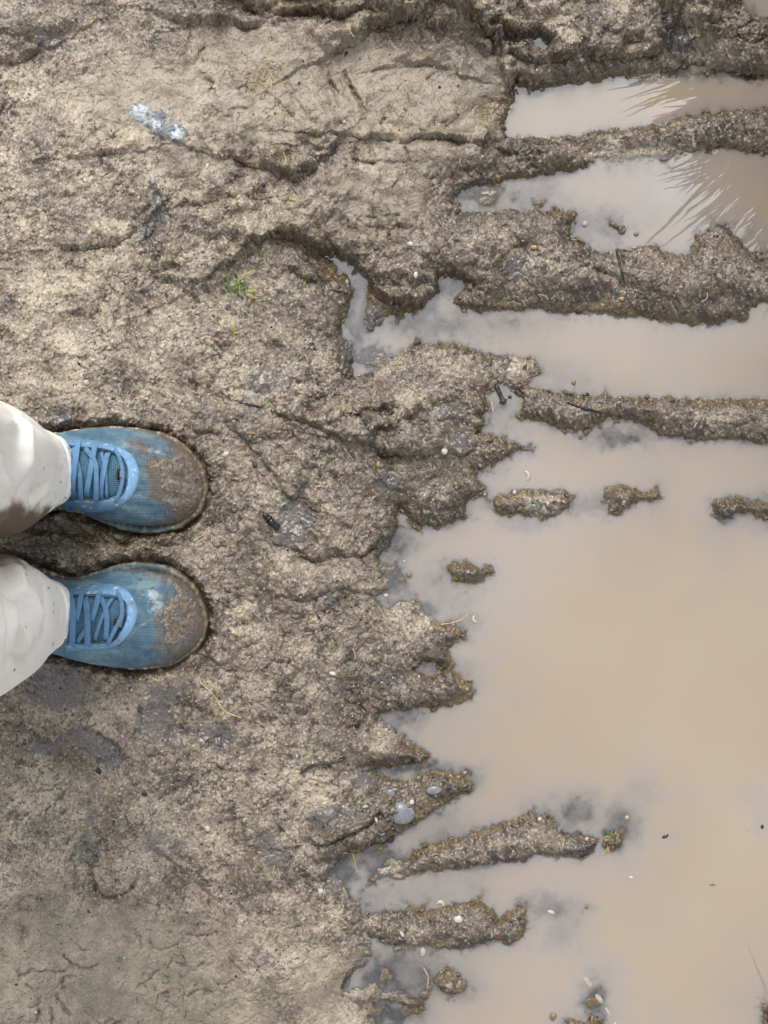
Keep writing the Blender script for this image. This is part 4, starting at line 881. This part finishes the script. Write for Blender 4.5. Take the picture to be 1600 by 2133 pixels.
PEB = [  # px, py, rx, ry, colour, degrees, label
 (925,940,8,7.5,'white',0,'round white pebble on the brown mud left of the narrow muddy finger in the water'),
 (855,508,7,5,'white',10,'angular white chip above the curved mud bank and its water channel'),
 (866,573,5,7,'white',20,'bluish white chip on the mud lump above the small triangular pool'),
 (955,1915,9.5,8,'white',15,'largest white pebble, on top of the lower dark mud ridge in the puddle'),
 (432,1725,8,7,'white',30,'bright white pebble lying on speckled mud below the shoes, left of the dark wet patches'),
 (838,1945,4,8,'white',-30,'slim white chip standing near the left end of the lower dark mud ridge'),
 (470,946,8,5.5,'white',-20,'white pebble just ahead of the toe of the upper shoe'),
 (180,797,8,7,'pale',0,'pale round pebble on dry tan mud above the upper shoe'),
 (693,1403,8,4.5,'white',15,'thin white flake on mud between the lower shoe and the puddle'),
 (1062,771,5,4,'white',0,'white pebble on pale wet mud beside the gap between two puddles'),
 (858,1671,5,6,'white',40,'white angular chip between the two larger wet grey stones'),
 (784,1708,3,6,'white',-20,'narrow white sliver left of the biggest wet grey stone'),
 (617,1110,7,4.5,'pale',15,'pale oval pebble lying in a dark wet patch next to the black twig'),
 (700,957,6,5,'pale',0,'yellowish pebble beside a tiny green sprig ahead of the upper shoe'),
 (668,1856,7,6,'white',0,'white pebble at the mud crack left of the bluish shallow inlet'),
 (1113,515,9,5,'ochre',5,'orange flake on the ridge between the second and third puddles'),
 (788,967,5,7,'ochre',10,'small orange pebble on mud left of the narrow finger in the water'),
 (1295,622,6,4.5,'ochre',0,'orange pebble near the lower edge of the long third ridge'),
 (817,1476,6,4,'ochre',20,'orange pebble on the bank above the pointed inlet'),
 (906,1771,8,8,'brown',0,'round olive brown pebble at the left part of the diagonal mud ridge'),
 (838,1694,26,25,'grey',-30,'largest smooth wet grey stone, bedded in the pointed mud spit'),
 (904,1646,16,8.5,'grey',-8,'oval wet grey stone near the tip of the pointed mud spit'),
 (813,1652,11,9,'grey',20,'small wet grey stone left of the oval one on the mud spit'),
 (935,1642,5.5,5,'black',0,'black round pebble at the tip of the pointed mud spit'),
 (1492,494,7,5,'black',20,'shiny black pebble on the mud hump by the second puddle'),
 (300,1654,7.5,5,'black',10,'blackish flat pebble on tan speckled mud in the lower left'),
 (1219,823,9,5,'black',-12,'black stone at the upper edge of the narrow mud bar'),
 (1062,827,5,4,'black',0,'small dark pebble beside the standing wood splinters'),
 (813,1748,9,8,'black',0,'dark round pebble in the shallow inlet below the wet grey stones'),
 (1588,1722,3.5,4.5,'black',0,'tiny black seed over the shoal at the right edge'),
 (760,1680,8,3.5,'aqua',-10,'pale turquoise chip on dark mud left of the wet grey stones'),
 (796,1737,7,3,'aqua',-8,'small turquoise flake at the bank of the shallow inlet'),
 (1036,1951,5,4,'red',0,'bright red bit at the lower edge of the dark mud ridge'),
 (1152,2117,8,9,'brown',0,'round brown leaf scrap floating near the bottom edge'),
 (1222,1889,4,5.5,'brown',20,'brown seed floating right of the lower dark mud ridge'),
 (1000,1866,4,6,'brown',15,'small brown scrap floating above the lower dark mud ridge'),
 (881,1983,7,11,'pale',8,'beige pointed chip in shallow water below the lower dark mud ridge'),
 (1148,1900,9,4.5,'cream',12,'beige elongated pebble in the shallows right of the lower dark mud ridge'),
 (1125,1707,5,5,'white',0,'white pebble on the crest of the diagonal mud ridge'),
 (1222,1749,5,6,'pale',30,'pale round pebble near the right end of the diagonal mud ridge'),
 (1306,1703,5,4.5,'pale',0,'pale pebble in the water beyond the floating grass sprig'),
 (1315,1828,5,3.5,'white',35,'pale ring shaped bit floating alone in the open puddle'),
 (1072,1026,4,5,'white',0,'white grain at the top edge of the first small island'),
 (1112,1052,5,4,'aqua',0,'greenish white chip on the first small island'),
 (1141,1050,3,6,'white',0,'thin white chip at the right part of the first small island'),
 (804,1240,5,4,'white',0,'white pebble on bluish wet sand at the puddle edge'),
 (852,1198,7,6,'brown',0,'brown pebble in shallow water left of the crescent mud island'),
 (1080,78,7,9,'brown',0,'round brown stone standing in the small pool at the top'),
 (205,1606,8,6,'black',30,'dark flat chip on mud below the curved dark patch'),
 (1325,488,6,5,'brown',0,'brown lump breaking the surface of the second puddle'),
 (1218,467,7,7,'pale',0,'pale round pebble under the shallow second puddle'),
 (432,346,4,7,'white',15,'white splinter of stone right of the blue-grey rock'),
 (1042,495,6,4,'pale',0,'pale pebble on the ridge left of the orange flake'),
 (18,622,8,5,'grey',10,'bluish grey pebble at the left edge above the legs'),
 (80,428,6,6,'grey',0,'grey pebble in tan mud near the left edge'),
 (600,1735,5,4,'pale',0,'pale pebble beside the dark patch left of the mud spit'),
 (1386,1742,8,3.5,'black',-30,'dark floating scrap in the puddle right of the grass sprig'),
 (1484,1843,7,2.2,'brown',0,'small brown splinter floating in the wide open puddle'),
 (1195,797,5,6,'brown',0,'curled tan scrap floating above the narrow mud bar'),
 (842,1170,4,4,'pale',0,'pale grain under the shallow water at the left shore'),
]
for i, (px, py, rx, ry, c, dg, lab) in enumerate(PEB):
    o = pebble('pebble', px, py, rx, ry, M_ST[c], dg, .55 if c != 'grey' else .35, i+1, .46 if c == 'grey' else .42, .08 if c in ('grey', 'brown') else .2, sub=3 if rx > 12 else 2)
    tag(o, lab, 'pebble')

def shell(px, py, r, dg, lab):          # a thin broken half-shell, curved like a crescent
    x, y, z = gspot(px, py); n1, n2 = 18, 7; P = np.zeros((n1, n2, 3))
    for i in range(n1):
        an = R(dg) + math.pi*(i/(n1-1)-.5)*1.05
        for j in range(n2):
            q = j/(n2-1); w = .5+.5*math.sin(math.pi*i/(n1-1)); rr = r*S*(1-.85*w*q)
            P[i, j] = (x+math.cos(an)*rr, y+math.sin(an)*rr*1.15, z+.0009*math.sin(math.pi*q)*w+.0005)
    o = grid_mesh('shell_fragment', P, M_ST['cream']); md = o.modifiers.new('thickness', 'SOLIDIFY'); md.thickness = .0004
    tag(o, lab, 'shell')
shell(1096, 991, 9, 20, 'beige crescent shell piece lying in shallow water right of the shore')
shell(918, 1884, 8, 70, 'pale curved shell piece at the top edge of the lower dark mud ridge')
shell(990, 1289, 7, 200, 'translucent curved shell piece in the shallows at the left shore')

STICKS = [  # name, path, r0, r1 (mm), material, label, category
 ('twig', [(549,1071),(556,1076),(566,1087),(580,1100)], 3.0, 3.6, M_BLACKW, 'short thick black twig on the mud ahead of the shoes', 'twig'),
 ('twig', [(1033,803),(1040,818),(1050,842)], 2.4, 2.6, M_BARK, 'stubby grey-brown twig lying in wet mud at the gap between puddles', 'twig'),
 ('twig', [(990,806),(1000,824),(1008,838)], 1.3, 1.0, M_TWIG, 'thin reddish brown wood splinter left of the stubby twig', 'twig'),
 ('twig', [(1024,838),(1027,860)], 1.2, .9, M_PALEW, 'short bleached splinter in the shallow gap below the stubby twig', 'twig'),
 ('twig', [(626,1610),(655,1594),(690,1588),(720,1580)], 1.7, 1.2, M_BARK, 'dark curved twig on the mud left of the pointed spit', 'twig'),
 ('twig', [(309,1764),(340,1780),(370,1803),(400,1826),(430,1855),(462,1882)], 1.1, .9, M_TWIG, 'long thin brown twig lying diagonally in the lower left', 'twig'),
 ('stick', [(1160,1938),(1186,1978),(1203,2010),(1235,2062),(1262,2100),(1292,2150)], 2.0, 2.5, M_PALEW, 'pale silt-coated stick lying just under the puddle surface', 'stick'),
 ('twig', [(1182,838),(1212,849),(1232,855),(1254,861)], 1.5, 1.2, M_BLACKW, 'black twig on the narrow mud bar', 'twig'),
 ('twig', [(1284,518),(1290,548),(1302,592)], 1.3, .7, M_BLACKW, 'thin black stem across the long third ridge', 'twig'),
 ('root', [(415,1418),(445,1448),(465,1478),(482,1488),(506,1496)], .8, .8, M_STRAW, 'pale thin rootlet curling over the mud below the lower shoe', 'root'),
 ('twig', [(712,2058),(722,2035),(738,2018),(762,2009)], 1.8, 1.3, M_BARK, 'dark curved twig in the grey shallows at the bottom', 'twig'),
 ('straw', [(712,1776),(730,1777),(747,1780)], .8, .7, M_RUST, 'orange straw piece beside the bluish shallow inlet', 'straw'),
 ('grass', [(735,1776),(739,1795),(744,1822)], .9, .5, M_YELL, 'single yellow green grass blade lying over the bluish shallow inlet', 'grass'),
 ('straw', [(918,1301),(948,1296),(965,1288),(978,1275)], .7, .5, M_STRAW, 'pale bent straw at the puddle edge by the shell piece', 'straw'),
 ('twig', [(1205,1772),(1222,1768),(1240,1757)], 1.6, 1.3, M_BLACKW, 'black wood chip at the right tip of the diagonal mud ridge', 'twig'),
 ('straw', [(1175,1744),(1173,1762)], .6, .5, M_PALEW, 'white straw standing out on the diagonal mud ridge', 'straw'),
 ('twig', [(1146,1706),(1142,1722),(1134,1738)], 1.0, .8, M_TWIG, 'brown curved splinter on the crest of the diagonal mud ridge', 'twig'),
 ('straw', [(1545,1735),(1555,1726),(1562,1716)], .5, .4, M_STRAW, 'faint straw over the shoal at the right edge', 'straw'),
 ('straw', [(1352,1642),(1368,1652)], .5, .4, M_PALEW, 'pale straw floating above the shoal in the open puddle', 'straw'),
 ('straw', [(402,1128),(432,1108)], .7, .6, M_STRAW, 'pale straw on dark mud between the toes of the shoes', 'straw'),
 ('twig', [(104,1176),(118,1168)], 2.2, 2.0, M_BLACKW, 'black charred bit between the shoes', 'twig'),
 ('straw', [(148,192),(140,206)], .7, .6, M_STRAW, 'thin upright straw in tan mud at the upper left', 'straw'),
 ('straw', [(576,232),(588,246),(588,262)], .8, .6, M_YELL, 'curved yellow straw in the smooth clay below the dead grass', 'straw'),
 ('straw', [(590,318),(596,334),(590,345)], .8, .6, M_STRAW, 'curved pale straw above the hooked mud crack', 'straw'),
 ('straw', [(882,2015),(892,2035),(890,2060)], .9, .6, M_PALEW, 'forked pale straw left of the smallest mud island', 'straw'),
 ('straw', [(318,475),(324,484)], .9, .7, M_RUST, 'rusty straw bit at the curved dark patch near the upper left', 'straw'),
]
for i, (nm, path, r0, r1, mt, lab, cat) in enumerate(STICKS):
    o = tag(tube(nm, path, r0, r1, mt, .7, 2 if r0 > .9 else 0, 40+i, 10 if r0 > 1.4 else 6, 1.0), lab, cat)
    if nm == 'stick': o.location.z = -.0040                 # sunk: silty water veils it

def tuft(name, px, py, n, ln, wd, mats, label, cat, seed, spread=18, lean=.9, aim=None, group=None):
    """a rooted tuft; every blade is a part"""
    rs = np.random.default_rng(seed); x, y, z = gspot(px, py); t = empty(name, (x, y, z)); tag(t, label, cat, group)
    for i in range(n):
        a = rs.uniform(0, 2*np.pi) if aim is None else rs.normal(R(aim), .7)
        ox, oy = rs.normal(size=2)*spread*S*.4; L = ln*.001*rs.uniform(.5, 1.15); w = wd*.001*rs.uniform(.7, 1.2); ld = rs.uniform(.5, 1)*lean
        P = np.zeros((9, 3, 3)); k_ = rs.uniform(-.5, .5)
        for j in range(9):
            u = j/8; d_ = L*u*ld; an = a + k_*u; hgt = L*(.55*u - .50*u*u*ld)*1.2
            cxp, cyp = ox+math.cos(an)*d_, oy+math.sin(an)*d_; wv = w*(1-u**2)*.5+.00005
            for q in range(3):
                P[j, q] = (cxp-math.sin(an)*wv*(q-1), cyp+math.cos(an)*wv*(q-1), max(hgt, -.0003)+.0008+(.00025 if q != 1 else 0))
        grid_mesh('blade', P, mats[int(rs.integers(len(mats)))], t)
    return t
tuft('grass_tuft', 497, 600, 28, 16, 1.9, [M_GRASS, M_GRASS, M_YELL], 'largest green grass tuft growing out of the mud left of the water channel', 'grass', 1, 46)
tuft('grass_tuft', 546, 632, 9, 11, 1.3, [M_GRASS, M_GRASS, M_DEAD], 'dense small green grass tuft just right of the largest one', 'grass', 2, 18, aim=0)
tuft('grass_tuft', 557, 533, 6, 8, 1.6, [M_GRASS], 'little clover green sprout under the curved mud bank', 'grass', 3, 10)
tuft('grass_tuft', 630, 592, 4, 10, 1.6, [M_GRASS, M_YELL], 'thin green sprout between the largest tuft and the water channel', 'grass', 4, 6, aim=90)
tuft('grass_tuft', 487, 690, 5, 11, 2.0, [M_YELL, M_GRASS], 'yellowish sprout below the largest green tuft', 'grass', 5, 8, aim=80)
tuft('grass_tuft', 452, 668, 3, 9, 1.4, [M_GRASS], 'two or three lone green blades at lower left of the largest tuft', 'grass', 6, 8, aim=100)
tuft('grass_tuft', 600, 410, 4, 12, 1.6, [M_YELL], 'flattened yellow blades on the clay above the mud bank', 'grass', 7, 8, aim=0)
tuft('grass_tuft', 690, 958, 4, 10, 1.3, [M_GRASS, M_YELL], 'tiny green sprig on the mud ahead of the upper shoe', 'grass', 8, 8)
tuft('grass_tuft', 246, 1992, 3, 6, 2.6, [M_GRASS], 'tiny bright green leaf in smooth mud at the lower left', 'grass', 9, 4)
tuft('grass_tuft', 655, 1946, 3, 6, 2.4, [M_YELL, M_GRASS], 'pale green leaf scrap left of the lower dark mud ridge', 'grass', 10, 4)
tuft('dead_grass', 545, 162, 34, 16, .9, [M_DEAD, M_DEAD, M_STRAW], 'matted orange dead grass pressed into the smooth clay', 'grass', 11, 60, 1.0)
tuft('grass_sprig', 1270, 1747, 11, 17, 2.2, [M_GRASS, M_YELL, M_DEAD], 'green and brown grass sprig stranded at the tip of the diagonal ridge', 'grass', 12, 10)
tuft('dead_grass', 350, 2040, 40, 16, .9, [M_GRASS, M_ROOT, M_ROOT], 'dull green moss-like grass pressed flat in the smooth mud at bottom left', 'grass', 13, 90, 1.0)
tuft('water_weed', 1600, 2112, 8, 14, 2.2, [M_ROOT, M_OLIVE], 'dark olive weed clump in the puddle at the bottom right corner', 'plant', 14, 20)

# small loose pebbles and straws: one of each shape, then copies
def copy_at(src, px, py, sc, rz, label, cat, group, lift=.0):
    o = src.copy(); COL.objects.link(o); x, y, z = gspot(px, py); o.location = (x, y, z+lift); o.rotation_euler = (RNG.uniform(-.3, .3), RNG.uniform(-.3, .3), rz)
    o.scale = (sc, sc*RNG.uniform(.7, 1.2), sc); tag(o, label, cat, group); return o
def dry(px, py):
    return gspot(px, py)[2] > .0025 and not ((px < 445 and 840 < py < 1430))
KINDS = [('white', 'tiny white pebble among the grit of the brown mud', 34), ('pale', 'tiny beige pebble among the grit of the brown mud', 46), ('black', 'tiny black pebble among the grit of the brown mud', 34), ('ochre', 'tiny orange pebble among the grit of the brown mud', 8)]
for k, (c, lab, n) in enumerate(KINDS):
    src = None; done = 0
    while done < n:
        px, py = RNG.uniform(5, 1595), RNG.uniform(5, 2128)
        if not dry(px, py): continue
        if src is None: src = pebble('pebble', px, py, 1, 1, M_ST[c], 0, .7, 70+k, .3, .2, sub=1); x, y, z = src.location; src.scale = (3.4,)*3; tag(src, lab, 'pebble', c+' grit pebbles scattered over the mud')
        else: copy_at(src, px, py, RNG.uniform(2.0, 4.6), RNG.uniform(0, 6), lab, 'pebble', c+' grit pebbles scattered over the mud', .0004)
        done += 1
for k, (mt, lab, n, grp) in enumerate([(M_STRAW, 'short pale straw bit stuck in the brown mud', 60, 'pale straw bits on the mud'), (M_ROOT, 'short dark rootlet bit stuck in the brown mud', 70, 'dark rootlet bits on the mud'), (M_RUST, 'short rusty straw bit stuck in the brown mud', 16, 'rusty straw bits on the mud')]):
    srcs = []; done = 0
    while done < n:
        px, py = RNG.uniform(5, 1595), RNG.uniform(5, 2128)
        if not dry(px, py): continue
        if len(srcs) < 4:
            u = np.linspace(0, 1, 7)[:, None]; L = .009
            Cc = np.concatenate([L*(u-.5), .0016*np.sin(3*u+len(srcs))*(len(srcs)*.5+.3), .0005+0*u], 1)
            o = tube_mesh('straw' if k != 1 else 'rootlet', Cc, np.full(7, .00042), mt, 5); x, y, z = gspot(px, py); o.location = (x, y, z+.0005); o.rotation_euler = (0, 0, RNG.uniform(0, 6))
            tag(o, lab, 'straw' if k != 1 else 'root', grp); srcs.append(o)
        else:
            o = copy_at(srcs[done % 4], px, py, RNG.uniform(.6, 1.3), RNG.uniform(0, 6), lab, 'straw' if k != 1 else 'root', grp, .0006); o.rotation_euler = (RNG.uniform(-.15, .15), RNG.uniform(-.15, .15), o.rotation_euler[2])
        done += 1

# grit and crumbs nobody could count
def scatter(name, n, size, cols, flat, thin=1.0, seed=0, label=''):
    rs = np.random.default_rng(seed); px = rs.uniform(-40, 1640, n*2); py = rs.uniform(-40, 2173, n*2)
    x = (px-800)*S*.99; y = (1066.5-py)*S*.99
    i = np.clip(((x-DX0)/STEP).round().astype(int), 0, DH.shape[1]-1); j = np.clip(((y-DY0)/STEP).round().astype(int), 0, DH.shape[0]-1); z = DH[j, i]
    clump = fbm(x, y, .03, 3, 600+seed); smm = np.clip(blobs(x.astype(F), y.astype(F), SMOOTH), 0, 1)
    ok = (z > .0012) & (clump+rs.normal(size=n*2)*.35 > -.15) & (rs.random(n*2) > .75*smm)
    for key in SHOES:
        _, _, ins = seg_field(x/S, -y/S, [(W(*p, .03)[0]/S, -W(*p, .03)[1]/S) for p in shoe_poly(key)], True); ok &= ~ins
    x, y, z = x[ok][:n], y[ok][:n], z[ok][:n]; n = len(x)
    oct_ = np.array([(1,0,0),(-1,0,0),(0,1,0),(0,-1,0),(0,0,1),(0,0,-1)], float); fc = np.array([(0,2,4),(2,1,4),(1,3,4),(3,0,4),(2,0,5),(1,2,5),(3,1,5),(0,3,5)])
    sz = size*rs.lognormal(0, .40, n); ra = rs.uniform(0, 2*np.pi, n); V = oct_[None]*rs.uniform(.6, 1.2, (n, 6, 1))
    V = V*np.stack([sz, sz*thin, sz*flat], 1)[:, None, :]
    c, s_ = np.cos(ra)[:, None], np.sin(ra)[:, None]
    V = np.stack([V[..., 0]*c-V[..., 1]*s_, V[..., 0]*s_+V[..., 1]*c, V[..., 2]], -1) + np.stack([x, y, z+sz*flat*.25], 1)[:, None, :]
    Fa = (fc[None]+np.arange(n)[:, None, None]*6).reshape(-1, 3); cc = np.array(cols)[rs.integers(len(cols), size=n)]*rs.uniform(.7, 1.2, (n, 1))
    cc = np.repeat(np.concatenate([cc, np.ones((n, 1))], 1)[:, None], 6, 1)
    me = bpy.data.meshes.new(name); me.vertices.add(n*6); me.vertices.foreach_set('co', V.astype(F).ravel())
    me.loops.add(Fa.size); me.loops.foreach_set('vertex_index', Fa.ravel().astype(np.int32)); me.polygons.add(len(Fa)); me.polygons.foreach_set('loop_start', np.arange(0, Fa.size, 3, dtype=np.int32)); me.update(calc_edges=True)
    a = me.attributes.new('col', 'FLOAT_COLOR', 'POINT'); a.data.foreach_set('color', cc.astype(F).ravel())
    me.materials.append(M_GRIT); o = bpy.data.objects.new(name, me); COL.objects.link(o); o['kind'] = 'stuff'; o['label'] = label
M_GRIT = simple_mat('grit_grain', (1, 1, 1), .45, .5, 500, .2, 0, 'col')
scatter('grit', 15000, .00055, [(.48,.42,.32),(.58,.53,.44),(.36,.29,.20),(.20,.17,.14),(.07,.06,.055),(.30,.23,.15)], .7, .85, 1, 'fine pale and dark grit grains in the mud')
scatter('humus_crumbs', 9000, .0010, [(.05,.04,.03),(.09,.068,.045),(.13,.095,.06),(.035,.03,.028)], .35, .5, 2, 'dark plant crumbs lying all over the mud')
scatter('plant_fibres', 3500, .0022, [(.07,.052,.035),(.30,.23,.14),(.16,.11,.07)], .10, .09, 3, 'thin plant fibres matted into the mud')

# two tall arching clumps outside the frame whose blades are mirrored in the puddles
def clump(px, py, n, ln, label, seed, to, l0, l1):
    rs = np.random.default_rng(seed); x, y = px, py; t = empty('grass_clump', (x, y, .02)); tag(t, label, 'plant', None)
    V, Fc = [], []
    for i in range(n):
        a = rs.normal(to, 1.0); L = ln*rs.uniform(.55, 1.1); w = rs.uniform(.003, .009); ox, oy = rs.normal(size=2)*.05; ld = rs.uniform(l0, l1); k0 = len(V)
        for j in range(13):
            u = j/12; d_ = L*.85*ld*u**1.3; hgt = L*(1.05*u-.60*ld*u*u); wv = w*(1-u**3)*.5*(.4+.6*min(1, u*6))+.0004
            for q in (-1, 0, 1): V.append((ox+math.cos(a)*d_-math.sin(a)*wv*q, oy+math.sin(a)*d_+math.cos(a)*wv*q, max(hgt, 0)+.002*abs(q)))
        for j in range(12):
            for q in (0, 1):
                b_ = k0+j*3+q; Fc.append((b_, b_+1, b_+4, b_+3))
    mesh_obj('foliage', V, Fc, M_REED, t)
clump(.665, .60, 9500, .56, 'tall arching grass clump whose blades are mirrored in the top right puddles', 21, R(212), .04, .60)
clump(.545, -.70, 22, .36, 'small grass clump whose tips are mirrored at the bottom right corner of the puddle', 22, R(160), .1, .5)
